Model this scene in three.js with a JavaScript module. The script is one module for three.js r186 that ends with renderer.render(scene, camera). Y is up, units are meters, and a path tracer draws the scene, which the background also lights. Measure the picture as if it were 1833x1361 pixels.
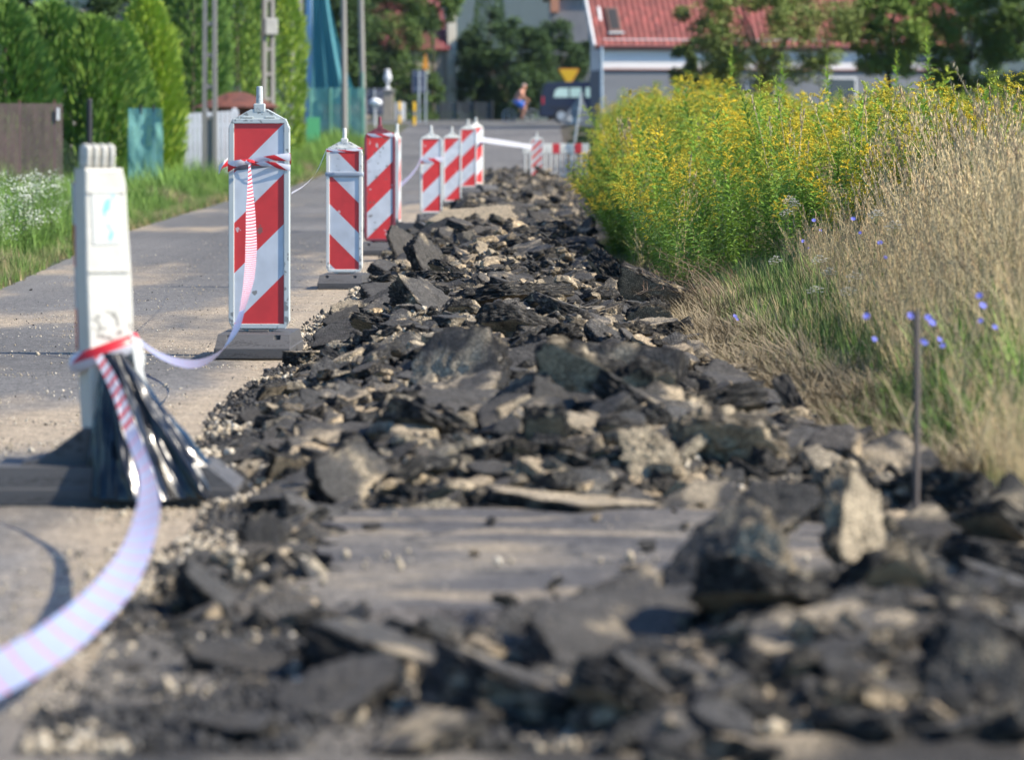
import * as THREE from 'three';
import { Sky } from 'three/addons/objects/Sky.js';
import { mergeVertices } from 'three/addons/utils/BufferGeometryUtils.js';
import { RoundedBoxGeometry } from 'three/addons/geometries/RoundedBoxGeometry.js';
import { MarchingCubes } from 'three/addons/objects/MarchingCubes.js';
import { Brush, Evaluator, SUBTRACTION } from 'three-bvh-csg';

// ---------------------------------------------------------------- camera, sky, sun, exposure
const scene = new THREE.Scene();
const F = 7000, VX = 893, VY = 252, EYE = 1.07;      // focal length and vanishing point, in pixels of a frame 1833 wide
const camera = new THREE.PerspectiveCamera(11.105, 1024 / 761, 0.5, 6000);
camera.position.set(0, EYE, 0);
camera.lookAt(0, EYE, -100);
camera.setViewOffset(1833, 1361, 916.5 - VX, 680.5 - VY, 1833, 1361);
camera.focus = 22.0;
camera.userData.fStop = 3.9;
const renderer = new THREE.WebGLRenderer({ antialias: true });
renderer.toneMapping = THREE.LinearToneMapping;
renderer.toneMappingExposure = 1.92;
renderer.shadowMap.enabled = true;
const SE = 40 * Math.PI / 180, SB = 14 * Math.PI / 180;
const sunDir = new THREE.Vector3(Math.cos(SE) * Math.cos(SB), Math.sin(SE), Math.cos(SE) * Math.sin(SB));
const sky = new Sky(); sky.name = 'sky'; sky.scale.setScalar(5000); sky.userData.kind = 'structure';
sky.material.uniforms.sunPosition.value.copy(sunDir);
sky.material.uniforms.turbidity.value = 3; sky.material.uniforms.rayleigh.value = 1.6;
sky.material.uniforms.mieCoefficient.value = 0.004;
scene.add(sky);
scene.environmentIntensity = 0.135;
const sun = new THREE.DirectionalLight(0xfff1dc, 5); sun.name = 'sun';
sun.position.copy(sunDir).multiplyScalar(200); sun.castShadow = true; sun.shadow.mapSize.set(4096, 4096);
Object.assign(sun.shadow.camera, { left: -120, right: 120, top: 120, bottom: -120, near: 1, far: 600 });
sun.target.position.set(0, 0, -60); sun.position.add(sun.target.position); scene.add(sun, sun.target);
scene.fog = new THREE.FogExp2(0xa9c0dd, 0.00005);

// ---------------------------------------------------------------- helpers
const V = (x, y, z) => new THREE.Vector3(x, y, z);
function rng(a) { return () => { a |= 0; a = a + 0x6D2B79F5 | 0; let t = Math.imul(a ^ a >>> 15, 1 | a); t = t + Math.imul(t ^ t >>> 7, 61 | t) ^ t; return ((t ^ t >>> 14) >>> 0) / 4294967296; }; }
const X = (px, d) => (px - VX) * d / F, Y = (py, d) => EYE - (py - VY) * d / F;
const at = (px, py, d) => V(X(px, d), Y(py, d), -d);
const clamp = (x, a = 0, b = 1) => Math.min(b, Math.max(a, x));
const sst = (x, a, b) => { const t = clamp((x - a) / (b - a)); return t * t * (3 - 2 * t); };
const mix = (a, b, t) => a + (b - a) * t;
const mix3 = (a, b, t) => [mix(a[0], b[0], t), mix(a[1], b[1], t), mix(a[2], b[2], t)];
function h3(i, j, k) { let n = Math.imul(i, 374761393) + Math.imul(j, 668265263) + Math.imul(k, 1274126177) | 0; n = Math.imul(n ^ n >>> 13, 1274126177); return ((n ^ n >>> 16) >>> 0) / 4294967296; }
function vn(x, y, z = 0, per = 0) {
  const i = Math.floor(x), j = Math.floor(y), k = Math.floor(z), f = x - i, g = y - j, h = z - k;
  const u = f * f * (3 - 2 * f), v = g * g * (3 - 2 * g), w = h * h * (3 - 2 * h), m = per ? (a) => ((a % per) + per) % per : (a) => a;
  const c = (a, b, e) => h3(m(i + a), m(j + b), k + e);
  return mix(mix(mix(c(0, 0, 0), c(1, 0, 0), u), mix(c(0, 1, 0), c(1, 1, 0), u), v), mix(mix(c(0, 0, 1), c(1, 0, 1), u), mix(c(0, 1, 1), c(1, 1, 1), u), v), w);
}
function fbm(x, y, z = 0, o = 4) { let s = 0, a = 0.5, t = 0; for (let i = 0; i < o; i++) { s += a * vn(x, y, z + i * 7.3); t += a; x *= 2.03; y *= 2.03; z *= 2.03; a *= 0.5; } return s / t; }
function fbmT(u, v, per, o, z = 0) { let s = 0, a = 0.5, t = 0; for (let i = 0; i < o; i++) { s += a * vn(u * per, v * per, z + i * 3.1 | 0, per); t += a; per *= 2; a *= 0.55; } return s / t; }
const taken = {};
function numbered(n) { const k = taken[n] = (taken[n] ?? -1) + 1; return k ? n + '_' + String(k).padStart(3, '0') : n; }
function shadow(o) { o.traverse((m) => { if (m.isMesh) { m.castShadow = m.receiveShadow = true; } }); return o; }
function tag(o, label, category, group, kind) {
  if (label) o.userData.label = label;
  if (category) o.userData.category = category;
  if (group) o.userData.group = group;
  if (kind) o.userData.kind = kind;
  return o;
}
function thing(name, label, category, pos = [0, 0, 0], turn = 0, group) {
  const o = new THREE.Group(); o.name = numbered(name); scene.add(o);
  o.position.set(...pos); o.rotation.y = turn;
  return tag(o, label, category, group);
}
function top(name, geo, mat, label, category, group, kind) { const m = new THREE.Mesh(geo, mat); m.name = numbered(name); scene.add(m); shadow(m); return tag(m, label, category, group, kind); }
function part(name, geo, mat, parent, label) { const m = new THREE.Mesh(geo, mat); m.name = name; parent.add(m); shadow(m); if (label) m.userData.label = label; return m; }
// merge geometries (position, normal, uv and an optional flat colour) into one
function merge(list) {
  const P = [], N = [], U = [], C = [], I = []; let n = 0, col = false;
  for (const g of list) if (g.attributes.color) col = true;
  for (const g of list) {
    const p = g.attributes.position, q = g.attributes.normal, u = g.attributes.uv, c = g.attributes.color;
    for (let i = 0; i < p.count; i++) {
      P.push(p.getX(i), p.getY(i), p.getZ(i)); N.push(q.getX(i), q.getY(i), q.getZ(i));
      u ? U.push(u.getX(i), u.getY(i)) : U.push(0, 0);
      if (col) c ? C.push(c.getX(i), c.getY(i), c.getZ(i)) : C.push(1, 1, 1);
    }
    if (g.index) for (let i = 0; i < g.index.count; i++) I.push(n + g.index.getX(i)); else for (let i = 0; i < p.count; i++) I.push(n + i);
    n += p.count;
  }
  const g = new THREE.BufferGeometry();
  g.setAttribute('position', new THREE.Float32BufferAttribute(P, 3)); g.setAttribute('normal', new THREE.Float32BufferAttribute(N, 3)); g.setAttribute('uv', new THREE.Float32BufferAttribute(U, 2));
  if (col) g.setAttribute('color', new THREE.Float32BufferAttribute(C, 3));
  g.setIndex(I); return g;
}
function paint(g, c) { const n = g.attributes.position.count, a = new Float32Array(n * 3); for (let i = 0; i < n; i++) a.set(c, i * 3); g.setAttribute('color', new THREE.BufferAttribute(a, 3)); return g; }
const mv = (g, x, y, z, rx = 0, ry = 0, rz = 0) => g.applyMatrix4(new THREE.Matrix4().makeRotationFromEuler(new THREE.Euler(rx, ry, rz)).setPosition(x, y, z));
const bx = (w, h, d, x = 0, y = 0, z = 0, r = 0.004) => { const g = new RoundedBoxGeometry(w, h, d, 1, Math.min(r, w / 2.1, h / 2.1, d / 2.1)); g.translate(x, y, z); return g; };
const cyl = (r0, r1, h, x = 0, y = 0, z = 0, n = 14) => { const g = new THREE.CylinderGeometry(r0, r1, h, n); g.translate(x, y, z); return g; };
function bar(a, b, r, n = 7, r2 = r) { const d = b.clone().sub(a), g = new THREE.CylinderGeometry(r2, r, d.length(), n, 1); g.applyQuaternion(new THREE.Quaternion().setFromUnitVectors(V(0, 1, 0), d.normalize())); const m = a.clone().add(b).multiplyScalar(0.5); return g.translate(m.x, m.y, m.z); }
function extrude(pts, depth, bevel = 0, holes = [], curve = 6) {
  const s = new THREE.Shape(pts.map((p) => new THREE.Vector2(...p)));
  for (const h of holes) s.holes.push(new THREE.Path(h.map((p) => new THREE.Vector2(...p))));
  return new THREE.ExtrudeGeometry(s, { depth, bevelEnabled: bevel > 0, bevelSize: bevel, bevelThickness: bevel, bevelSegments: 2, curveSegments: curve });
}
// a faceted builder with vertex colours for plants
class Veg {
  constructor() { this.P = []; this.C = []; this.I = []; }
  v(p, c) { this.P.push(p.x, p.y, p.z); this.C.push(c[0], c[1], c[2]); return this.P.length / 3 - 1; }
  leaf(p, dir, side, len, wid, c, droop = 0, fold = 0.25) {
    const up = V().crossVectors(side, dir).normalize();
    const m = p.clone().addScaledVector(dir, len * 0.45), t = p.clone().addScaledVector(dir, len).add(V(0, -droop * len, 0));
    m.y -= droop * len * 0.15;
    const a = this.v(p, c), l = this.v(m.clone().addScaledVector(side, wid / 2).addScaledVector(up, wid * fold), c), r = this.v(m.clone().addScaledVector(side, -wid / 2).addScaledVector(up, wid * fold), c), k = this.v(m, c), e = this.v(t, c);
    this.I.push(a, k, l, k, e, l, a, r, k, k, r, e);
  }
  stem(pts, r0, r1, c, n = 4) {
    let prev = null;
    pts.forEach((p, i) => {
      const r = mix(r0, r1, i / (pts.length - 1)), ring = [];
      for (let k = 0; k < n; k++) { const a = k / n * 6.283; ring.push(this.v(V(p.x + Math.cos(a) * r, p.y, p.z + Math.sin(a) * r), c)); }
      if (prev) for (let k = 0; k < n; k++) this.I.push(prev[k], ring[k], prev[(k + 1) % n], ring[k], ring[(k + 1) % n], prev[(k + 1) % n]);
      prev = ring;
    });
  }
  blade(p, az, h, w, lean, curl, c, c2, seg = 4) {
    const dx = Math.cos(az), dz = Math.sin(az), sx = -dz, sz = dx; let pv = null;
    for (let i = 0; i <= seg; i++) {
      const t = i / seg, out = lean * t + curl * t * t, y = h * (t - 0.35 * Math.abs(curl) / Math.max(h, 0.01) * t * t), ww = w * (1 - t * t) / 2 + 0.0002;
      const q = V(p.x + dx * out, p.y + y, p.z + dz * out), cc = mix3(c, c2, t);
      const a = this.v(V(q.x + sx * ww, q.y, q.z + sz * ww), cc), b = this.v(V(q.x - sx * ww, q.y, q.z - sz * ww), cc);
      if (pv) this.I.push(pv[0], pv[1], a, pv[1], b, a); pv = [a, b];
    }
  }
  blob(p, r, c, R) { // a small irregular four-faced floret
    const q = [0, 1, 2, 3].map(() => this.v(V(p.x + (R() - 0.5) * 2 * r, p.y + (R() - 0.5) * 2 * r, p.z + (R() - 0.5) * 2 * r), c));
    this.I.push(q[0], q[1], q[2], q[0], q[2], q[3], q[0], q[3], q[1], q[1], q[3], q[2]);
  }
  geo() {
    const g = new THREE.BufferGeometry();
    g.setAttribute('position', new THREE.Float32BufferAttribute(this.P, 3)); g.setAttribute('color', new THREE.Float32BufferAttribute(this.C, 3));
    g.setIndex(this.I); g.computeVertexNormals(); return g;
  }
}
const tintAt = (m, f = 0.35) => { const e = m.elements, a = fbm(e[12] * 1.7, e[14] * 1.7, 5, 2), b = h3(Math.round(e[12] * 997), Math.round(e[14] * 997), 7), k = 1 + f * 2 * (0.5 * a + 0.5 * b - 0.5); return new THREE.Color().setRGB(k * (1 + (b - 0.5) * 0.12), k, k * (1 - (b - 0.5) * 0.15)); };
function scatter(name, geo, mat, mats, label, category, parent = scene, cols) {
  if (typeof cols === 'number') { const f = cols; cols = mats.map((m) => tintAt(m, f)); }
  const m = new THREE.InstancedMesh(geo, mat, mats.length); m.name = parent === scene ? numbered(name) : name;
  mats.forEach((x, i) => { m.setMatrixAt(i, x); if (cols) m.setColorAt(i, cols[i]); });
  m.castShadow = m.receiveShadow = true; parent.add(m);
  return tag(m, label, category, null, 'stuff');
}
const trs = (x, y, z, ry, s, rx = 0, rz = 0, sy = s) => new THREE.Matrix4().compose(V(x, y, z), new THREE.Quaternion().setFromEuler(new THREE.Euler(rx, ry, rz, 'YXZ')), V(s, sy, s));

// ---------------------------------------------------------------- textures
function tex(n, f, srgb = true, rep = 1) {
  const d = new Uint8Array(n * n * 4);
  for (let j = 0; j < n; j++) for (let i = 0; i < n; i++) { const c = f(i / n, j / n), k = (j * n + i) * 4; for (let q = 0; q < 3; q++) d[k + q] = clamp(Array.isArray(c) ? c[q] : c) * 255; d[k + 3] = 255; }
  const t = new THREE.DataTexture(d, n, n); t.wrapS = t.wrapT = THREE.RepeatWrapping; t.magFilter = THREE.LinearFilter; t.minFilter = THREE.LinearMipmapLinearFilter; t.generateMipmaps = true;
  if (srgb) t.colorSpace = THREE.SRGBColorSpace; t.repeat.set(rep, rep); t.needsUpdate = true; return t;
}
// aggregate: rounded stones of several sizes in a darker binder (height and tone)
function cells(u, v, per, z) {
  const x = u * per, y = v * per, i = Math.floor(x), j = Math.floor(y); let b = 9, id = 0;
  for (let a = -1; a < 2; a++) for (let e = -1; e < 2; e++) {
    const ci = ((i + a) % per + per) % per, cj = ((j + e) % per + per) % per, dx = i + a + h3(ci, cj, z) - x, dy = j + e + h3(ci, cj, z + 1) - y, d = dx * dx + dy * dy;
    if (d < b) { b = d; id = h3(ci, cj, z + 2); }
  }
  return [Math.sqrt(b), id];
}
const aggTex = tex(512, (u, v) => { const [d, id] = cells(u, v, 60, 5), [d2, id2] = cells(u, v, 110, 9), g = fbmT(u, v, 16, 4); let t = 0.62 + 0.3 * (g - 0.5); if (d < 0.42) t += (id - 0.35) * 0.5; if (d2 < 0.4) t += (id2 - 0.5) * 0.3; return [t, t * 0.99, t * 0.97]; });
const aggBump = tex(512, (u, v) => { const [d] = cells(u, v, 60, 5), [d2] = cells(u, v, 110, 9); return 0.4 * fbmT(u, v, 24, 4) + 0.4 * (1 - clamp(d * 1.7)) + 0.2 * (1 - clamp(d2 * 1.6)); }, false);
const plasterTex = tex(256, (u, v) => { const g = fbmT(u, v, 6, 6); return [0.86 + 0.2 * (g - 0.5), 0.86 + 0.2 * (g - 0.5), 0.86 + 0.18 * (g - 0.5)]; });
const fineBump = tex(256, (u, v) => fbmT(u, v, 32, 4), false);
const scuffTex = tex(256, (u, v) => { const g = fbmT(u, v, 5, 5), s = fbmT(u, v, 40, 3, 5); const t = 0.93 + 0.14 * (g - 0.5) - (g > 0.56 && s > 0.54 ? 0.3 : 0); return [t, t, t * 0.99]; });
const woodTex = tex(256, (u, v) => { const g = fbmT(u, v * 0.0 + Math.round(v * 4) / 4, 32, 3), h = fbmT(u, v, 8, 4); const t = 0.7 + 0.4 * (g - 0.5) + 0.3 * (h - 0.5); return [t, t * 0.97, t * 0.93]; });

// ---------------------------------------------------------------- materials
const std = (c, rough = 0.8, o = {}) => new THREE.MeshStandardMaterial({ color: new THREE.Color().setRGB(...c), roughness: rough, ...o });
const M = {
  chunk: std([1.5, 1.5, 1.5], 0.88, { vertexColors: true, map: aggTex, bumpMap: aggBump, bumpScale: 0.007 }),
  road: std([1.5, 1.5, 1.5], 0.85, { vertexColors: true, map: aggTex, bumpMap: aggBump, bumpScale: 0.003 }),
  soil: std([1.4, 1.4, 1.4], 1, { vertexColors: true, map: aggTex, bumpMap: aggBump, bumpScale: 0.008 }),
  pebble: std([1, 1, 1], 0.8, { vertexColors: true }),
  leaf: new THREE.MeshPhysicalMaterial({ vertexColors: true, roughness: 1, transmission: 0.35, thickness: 0, side: THREE.DoubleSide, specularIntensity: 0.4 }),
  farLeaf: std([1, 1, 1], 0.75, { vertexColors: true, side: THREE.DoubleSide }),
  bark: std([0.16, 0.12, 0.085], 0.95, { map: aggTex }),
  rubber: std([0.085, 0.085, 0.09], 0.7, { map: scuffTex, bumpMap: fineBump, bumpScale: 0.001 }),
  greyPlastic: std([0.56, 0.6, 0.6], 0.5, { map: scuffTex }),
  whitePlastic: std([0.82, 0.81, 0.77], 0.45, { map: scuffTex }),
  maroon: std([0.26, 0.055, 0.075], 0.5, { map: scuffTex }),
  wornWhite: std([0.74, 0.71, 0.64], 0.55, { map: scuffTex, bumpMap: fineBump, bumpScale: 0.002 }),
  strap: std([0.3, 0.34, 0.4], 0.5),
  bag: new THREE.MeshPhysicalMaterial({ color: 0x0b0b0d, roughness: 0.24, clearcoat: 0.3, clearcoatRoughness: 0.12, side: THREE.DoubleSide }),
  concrete: std([0.34, 0.32, 0.29], 0.92, { map: plasterTex, bumpMap: fineBump, bumpScale: 0.004 }),
  steel: std([0.11, 0.09, 0.08], 0.7, { metalness: 0.2 }),
  galv: std([0.5, 0.53, 0.55], 0.45, { metalness: 0.5 }),
  signBack: std([0.09, 0.1, 0.14], 0.55),
  white: std([0.88, 0.88, 0.87], 0.7, { map: plasterTex }),
  fencewhite: std([0.72, 0.73, 0.78], 0.7, { map: scuffTex }),
  dark: std([0.02, 0.02, 0.022], 0.6),
};
// ---------------------------------------------------------------- the lie of the land (d = metres ahead of the camera)
const rise = (d) => 1.85 * sst(d, 72, 178) + Math.max(0, d - 178) * 0.006;
const leftPts = [[0, -3.2], [28, -3.57], [46, -4.36], [69, -4.8], [95, -4.3], [136, -3.6], [160, -3.6]];
function roadLeft(d) { for (let i = 1; i < leftPts.length; i++) if (d <= leftPts[i][0]) { const [a, p] = leftPts[i - 1], [b, q] = leftPts[i]; return mix(p, q, (d - a) / (b - a)); } return -3.6; }
const RL = (d) => mix(-0.72, -0.95, sst(d, 10.5, 13)) - 0.05 * Math.sin(d * 0.9), RR = (d) => (d < 13.5 ? mix(1.42, 1.13, sst(d, 10, 13.5)) : mix(1.13, 0.94, sst(d, 13.5, 19))) + Math.max(0, d - 40) * 0.012;
function heap(x, d) {
  const l = RL(d), r = RR(d), c = (l + r) / 2, w = (r - l) / 2, u = (x - c) / w; if (Math.abs(u) > 1.15 || d > 95) return 0;
  const e = Math.pow(clamp(1 - Math.pow(Math.abs(u) / 1.1, 2.4)), 0.8) * mix(0.3, 1, sst(u, -1, -0.35));
  let a = 0.01 + 0.28 * fbm(x * 2.4, d * 1.2, 3, 3) + 0.14 * (fbm(x * 6, d * 3.5, 9, 2) - 0.5);
  let k = sst(d, 10.9, 11.7) * (1 - 0.25 * sst(d, 40, 60)) + 0.9 * sst(d, 76, 82) * (1 - sst(d, 84, 92));
  if (d < 11.7) k = Math.max(k, (1 - sst(d, 7.9, 8.7)) * (0.05 + 0.6 * sst(x, 0.15, 0.6)));
  if (d < 11.7 && x > 0.85 && d > 8) k = Math.max(k, 0.45 * sst(x, 0.85, 1));
  k *= (1 - sst(d, 90, 95)) * sst(d, 6.3, 7.3);
  return Math.max(0, a * e * k);
}
const flatFront = (x, d) => d < 8.45 && x < 0.12 + 0.1 * Math.sin(d * 5) && !(d > 7.55 && d < 8.15 && x > -0.28);
const plate = (x, d) => d > 8.45 && d < 10.85 && x > -0.42 + 0.04 * Math.sin(d * 9) && x < 0.86;
const vergeH = (x, d) => rise(d) + 0.22 * sst(x, RR(d) + 0.05, RR(d) + 0.9) + 0.05 * (fbm(x * 1.4, d * 1.4, 2, 3) - 0.5) * sst(x, RR(d), RR(d) + 0.3);

function sheet(x0, x1, nx, ds, hf, cf, tile = 0.5) {
  const P = [], U = [], C = [], I = [];
  ds.forEach((d, j) => { const a = typeof x0 === 'function' ? x0(d) : x0, b = typeof x1 === 'function' ? x1(d) : x1; for (let i = 0; i <= nx; i++) { const x = mix(a, b, i / nx), y = hf(x, d), c = cf(x, d); P.push(x, y, -d); U.push(x / tile, d / tile); C.push(...c); } });
  for (let j = 0; j < ds.length - 1; j++) for (let i = 0; i < nx; i++) { const a = j * (nx + 1) + i, b = a + nx + 1; I.push(a, a + 1, b, a + 1, b + 1, b); }
  const g = new THREE.BufferGeometry(); g.setAttribute('position', new THREE.Float32BufferAttribute(P, 3)); g.setAttribute('uv', new THREE.Float32BufferAttribute(U, 2)); g.setAttribute('color', new THREE.Float32BufferAttribute(C, 3)); g.setIndex(I); g.computeVertexNormals(); return g;
}
const steps = (a, b, s0, g) => { const r = []; let d = a, s = s0; while (d < b) { r.push(d); d += s; s *= g; } r.push(b); return r; };
// ground
const gcol = (x, d) => { const n = fbm(x * 0.25, d * 0.25, 1, 4); return mix3([0.07, 0.1, 0.03], [0.15, 0.13, 0.06], clamp(n * 1.6 - 0.3)); };
top('ground', sheet(-160, 160, 90, steps(-30, 700, 2, 1.035), (x, d) => rise(d) - 0.08 + 0.0 * x, gcol, 2), M.soil, null, null, null, 'structure');
// hills: a wooded ridge, distance haze put into its bluish green colour
{
  const ds = steps(700, 2600, 45, 1.02);
  const hh = (x, d) => rise(d) - 0.5 + 150 * sst(d, 750, 2100) * (0.62 + 0.75 * fbm(x * 0.0017 + 4, d * 0.0014, 5, 4)) + (9 * fbm(x * 0.03, d * 0.03, 2, 3) + 3) * sst(d, 700, 900);
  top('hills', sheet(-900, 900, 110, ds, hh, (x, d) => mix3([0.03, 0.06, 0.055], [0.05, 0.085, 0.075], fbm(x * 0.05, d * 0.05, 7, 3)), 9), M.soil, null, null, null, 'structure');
}
// road: worn asphalt with sand trodden out of the dig
function sandAt(x, d) {
  const near = 1 - sst(x, -3.2, -0.9) * 0, e = sst(x, -2.1, -0.8);
  const n = fbm(x * 1.1, d * 0.34, 4, 4), n2 = fbm(x * 5, d * 1.6, 8, 3);
  return clamp((n - 0.5) * 4.5 + (n2 - 0.5) * 1.2 + e * 1.3 - 0.42) * near * (1 - sst(d, 55, 90));
}
function roadCol(x, d) {
  const n = fbm(x * 0.8, d * 0.25, 11, 4), s = sandAt(x, d), f = fbm(x * 8, d * 4, 3, 3);
  let c = mix3([0.125, 0.125, 0.127], [0.225, 0.222, 0.22], clamp(n * 1.8 - 0.4 + (f - 0.5) * 0.5));
  const dust = clamp((fbm(x * 2.3, d * 0.9, 20, 3) - 0.42) * 3) * sst(x, -1.6, -0.8) * (1 - sst(d, 40, 80));
  c = mix3(c, [0.4, 0.385, 0.375], dust * 0.7);
  return mix3(c, [0.5, 0.415, 0.305], s * 0.9);
}
top('road', sheet(roadLeft, (d) => RR(d) + 0.1, 90, steps(2, 160, 0.09, 1.0045), (x, d) => rise(d) + 0.012 * (fbm(x * 0.9, d * 0.5, 2, 3) - 0.5) + 0.005 * fbm(x * 9, d * 9, 3, 2), roadCol, 0.55), M.road, null, null, null, 'structure');
// cross street
top('cross_street', sheet(-70, 70, 40, steps(160, 186, 1, 1), (x, d) => rise(d) + 0.02, (x, d) => mix3([0.13, 0.128, 0.13], [0.2, 0.195, 0.19], fbm(x * 0.3, d * 0.6, 3, 3)), 1), M.road, null, null, null, 'structure');
top('kerb', (() => { const L = []; for (let i = 0; i < 40; i++) L.push(bx(1, 0.16, 0.16, -30 + i * 1.004, 0, 0, 0.015)); return merge(L).translate(0, rise(186) + 0.06, -186.1); })(), M.concrete, null, null, null, 'structure');
// verges
top('verge', sheet((d) => RR(d) + 0.02, 30, 120, steps(4, 160, 0.14, 1.012), (x, d) => vergeH(x, d) - 0.01, (x, d) => { const n = fbm(x * 2, d * 2, 6, 4), e = sst(x, RR(d) + 0.15, RR(d) + 0.5); return mix3(mix3([0.075, 0.06, 0.045], [0.2, 0.165, 0.115], n), mix3([0.06, 0.075, 0.025], [0.17, 0.14, 0.075], n), e); }, 0.5), M.soil, null, null, null, 'structure');
top('verge', sheet(-40, (d) => roadLeft(d) + 0.06, 60, steps(10, 160, 0.4, 1.012), (x, d) => rise(d) + 0.05 * sst(roadLeft(d) - x, 0, 0.5) + 0.05 * fbm(x * 1.5, d * 1.5, 4, 2) * sst(roadLeft(d) - x, 0, 0.3) - 0.006, (x, d) => mix3([0.055, 0.085, 0.022], [0.16, 0.14, 0.07], clamp(fbm(x * 1.2, d * 0.8, 6, 4) * 1.5 - 0.4)), 0.5), M.soil, null, null, null, 'structure');
// heap of crushed material under the broken asphalt
top('rubble_bed', sheet((d) => RL(d) - 0.06, (d) => RR(d) + 0.12, 60, steps(5.5, 95, 0.03, 1.0055), (x, d) => rise(d) + heap(x, d) + 0.008 + 0.05 * (fbm(x * 14, d * 14, 1, 3) - 0.4) * sst(heap(x, d), 0.005, 0.05), (x, d) => { const n = fbm(x * 4, d * 2.5, 33, 4); if (flatFront(x, d)) { const q = fbm(x * 5, d * 2, 19, 3), c = mix3([0.16, 0.15, 0.138], [0.27, 0.245, 0.21], clamp((n - 0.35) * 3)); return mix3(c, [0.045, 0.044, 0.044], clamp((q - 0.52) * 9)); } return mix3([0.045, 0.043, 0.042], [0.42, 0.355, 0.26], clamp((n - 0.45) * 5)); }, 0.5), M.soil, 'black crushed asphalt and sand beneath the broken slabs of the dug-up strip', 'rubble', null, 'stuff');

// ---------------------------------------------------------------- broken asphalt
function chunkGeo(seed, a, t, b, o = {}) {
  const R = rng(seed * 7919 + 13), det = o.det ?? 13;
  let g = new THREE.IcosahedronGeometry(1, det); g.deleteAttribute('uv'); g.deleteAttribute('normal'); g = mergeVertices(g, 1e-4);
  const pl = [];
  pl.push([V((R() - 0.5) * 0.25, 1, (R() - 0.5) * 0.25).normalize(), t / 2, 1], [V((R() - 0.5) * 0.2, -1, (R() - 0.5) * 0.2).normalize(), t / 2, 2]);
  const k = 5 + Math.floor(R() * 4);
  for (let i = 0; i < k; i++) { const th = (i + (R() - 0.5) * 0.8) / k * 6.283, ph = (R() - 0.5) * 0.8, rr = Math.hypot(a / 2 * Math.cos(th), b / 2 * Math.sin(th)) * (0.72 + 0.36 * R()); pl.push([V(Math.cos(th) * Math.cos(ph), Math.sin(ph), Math.sin(th) * Math.cos(ph)), rr, 0]); }
  const p = g.attributes.position, C = new Float32Array(p.count * 3), d = V(), rough = o.rough ?? 0.016, nz = seed * 3.7;
  for (let i = 0; i < p.count; i++) {
    d.set(p.getX(i) * a, p.getY(i) * t * 1.3, p.getZ(i) * b).normalize();
    let s = 0, best = 0, kind = 0;
    for (const [n, q, kd] of pl) { const w = n.dot(d) / q; if (w > 0) { s += Math.pow(w, 44); if (w > best) { best = w; kind = kd; } } }
    let r = Math.pow(s, -1 / 44); const q = d.clone().multiplyScalar(r);
    const f1 = fbm(q.x * 11 + nz, q.y * 11, q.z * 11, 3) - 0.5, f2 = fbm(q.x * 55, q.y * 55 + nz, q.z * 55, 2) - 0.5, f3 = vn(q.x * 130, q.y * 130, q.z * 130 + nz) - 0.5;
    const am = kind === 1 ? 0.5 : 1; r += rough * (f1 * 2.4 * am + f2 * 1.9 * am + f3 * 1.7 * am) * (t < 0.06 ? 0.75 : 1); r = Math.max(r, 0.004);
    p.setXYZ(i, d.x * r, d.y * r, d.z * r);
    const n1 = fbm(q.x * 9 + 5, q.y * 9, q.z * 9 + nz, 3), n2 = h3(i, seed, 3);
    let c = [0.019, 0.0187, 0.0185];
    if (n2 > 0.8) c = mix3(c, [0.22, 0.2, 0.17], 0.3 + 0.6 * h3(i, seed, 8));
    if (kind === 1) c = mix3([0.05, 0.049, 0.048], [0.115, 0.11, 0.104], n1); 
    const sand = (kind === 2 ? o.sand ?? 0.5 : kind === 1 ? o.dust ?? 0.15 : o.side ?? 0.12);
    c = mix3(c, [0.5, 0.42, 0.3], clamp((n1 - 0.62 + sand * 0.5) * 9) * 0.92);
    C.set(c, i * 3);
  }
  g.setAttribute('color', new THREE.BufferAttribute(C, 3)); g.computeVertexNormals();
  const n = g.attributes.normal, U = new Float32Array(p.count * 2);
  for (let i = 0; i < p.count; i++) { const ax = Math.abs(n.getX(i)), ay = Math.abs(n.getY(i)), az = Math.abs(n.getZ(i)); const uv = ay > ax && ay > az ? [p.getX(i), p.getZ(i)] : ax > az ? [p.getZ(i), p.getY(i)] : [p.getX(i), p.getY(i)]; U.set([uv[0] / 0.4 + seed * 0.37, uv[1] / 0.4], i * 2); }
  g.setAttribute('uv', new THREE.BufferAttribute(U, 2)); return g;
}
const RC = rng(4242), big = [], used = [];
for (let i = 0; i < 30; i++) { const kind = i % 3, s = 1; big.push({ kind, g: chunkGeo(i + 1, 0.34 * (0.8 + 0.6 * RC()), (kind === 2 ? 0.08 : 0.052) + 0.035 * RC(), 0.25 * (0.75 + 0.6 * RC()), kind === 0 ? { sand: 0.7, dust: 0.02, side: -0.05 } : kind === 1 ? { sand: 1.1, dust: 0.42, side: 0.1 } : { sand: 0.4, dust: -0.2, side: -0.1, rough: 0.024 }) }); }
const kindLabel = ['broken slab of asphalt with a grey worn top in the dug-up strip', 'broken asphalt slab coated in pale sand in the dug-up strip', 'rough black lump of broken asphalt in the dug-up strip'];
const kindName = ['asphalt_chunk', 'sandy_asphalt_chunk', 'asphalt_lump'];
const kindGroup = ['grey-topped asphalt slabs in the strip', 'sand-coated asphalt slabs in the strip', 'black asphalt lumps in the strip'];
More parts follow.
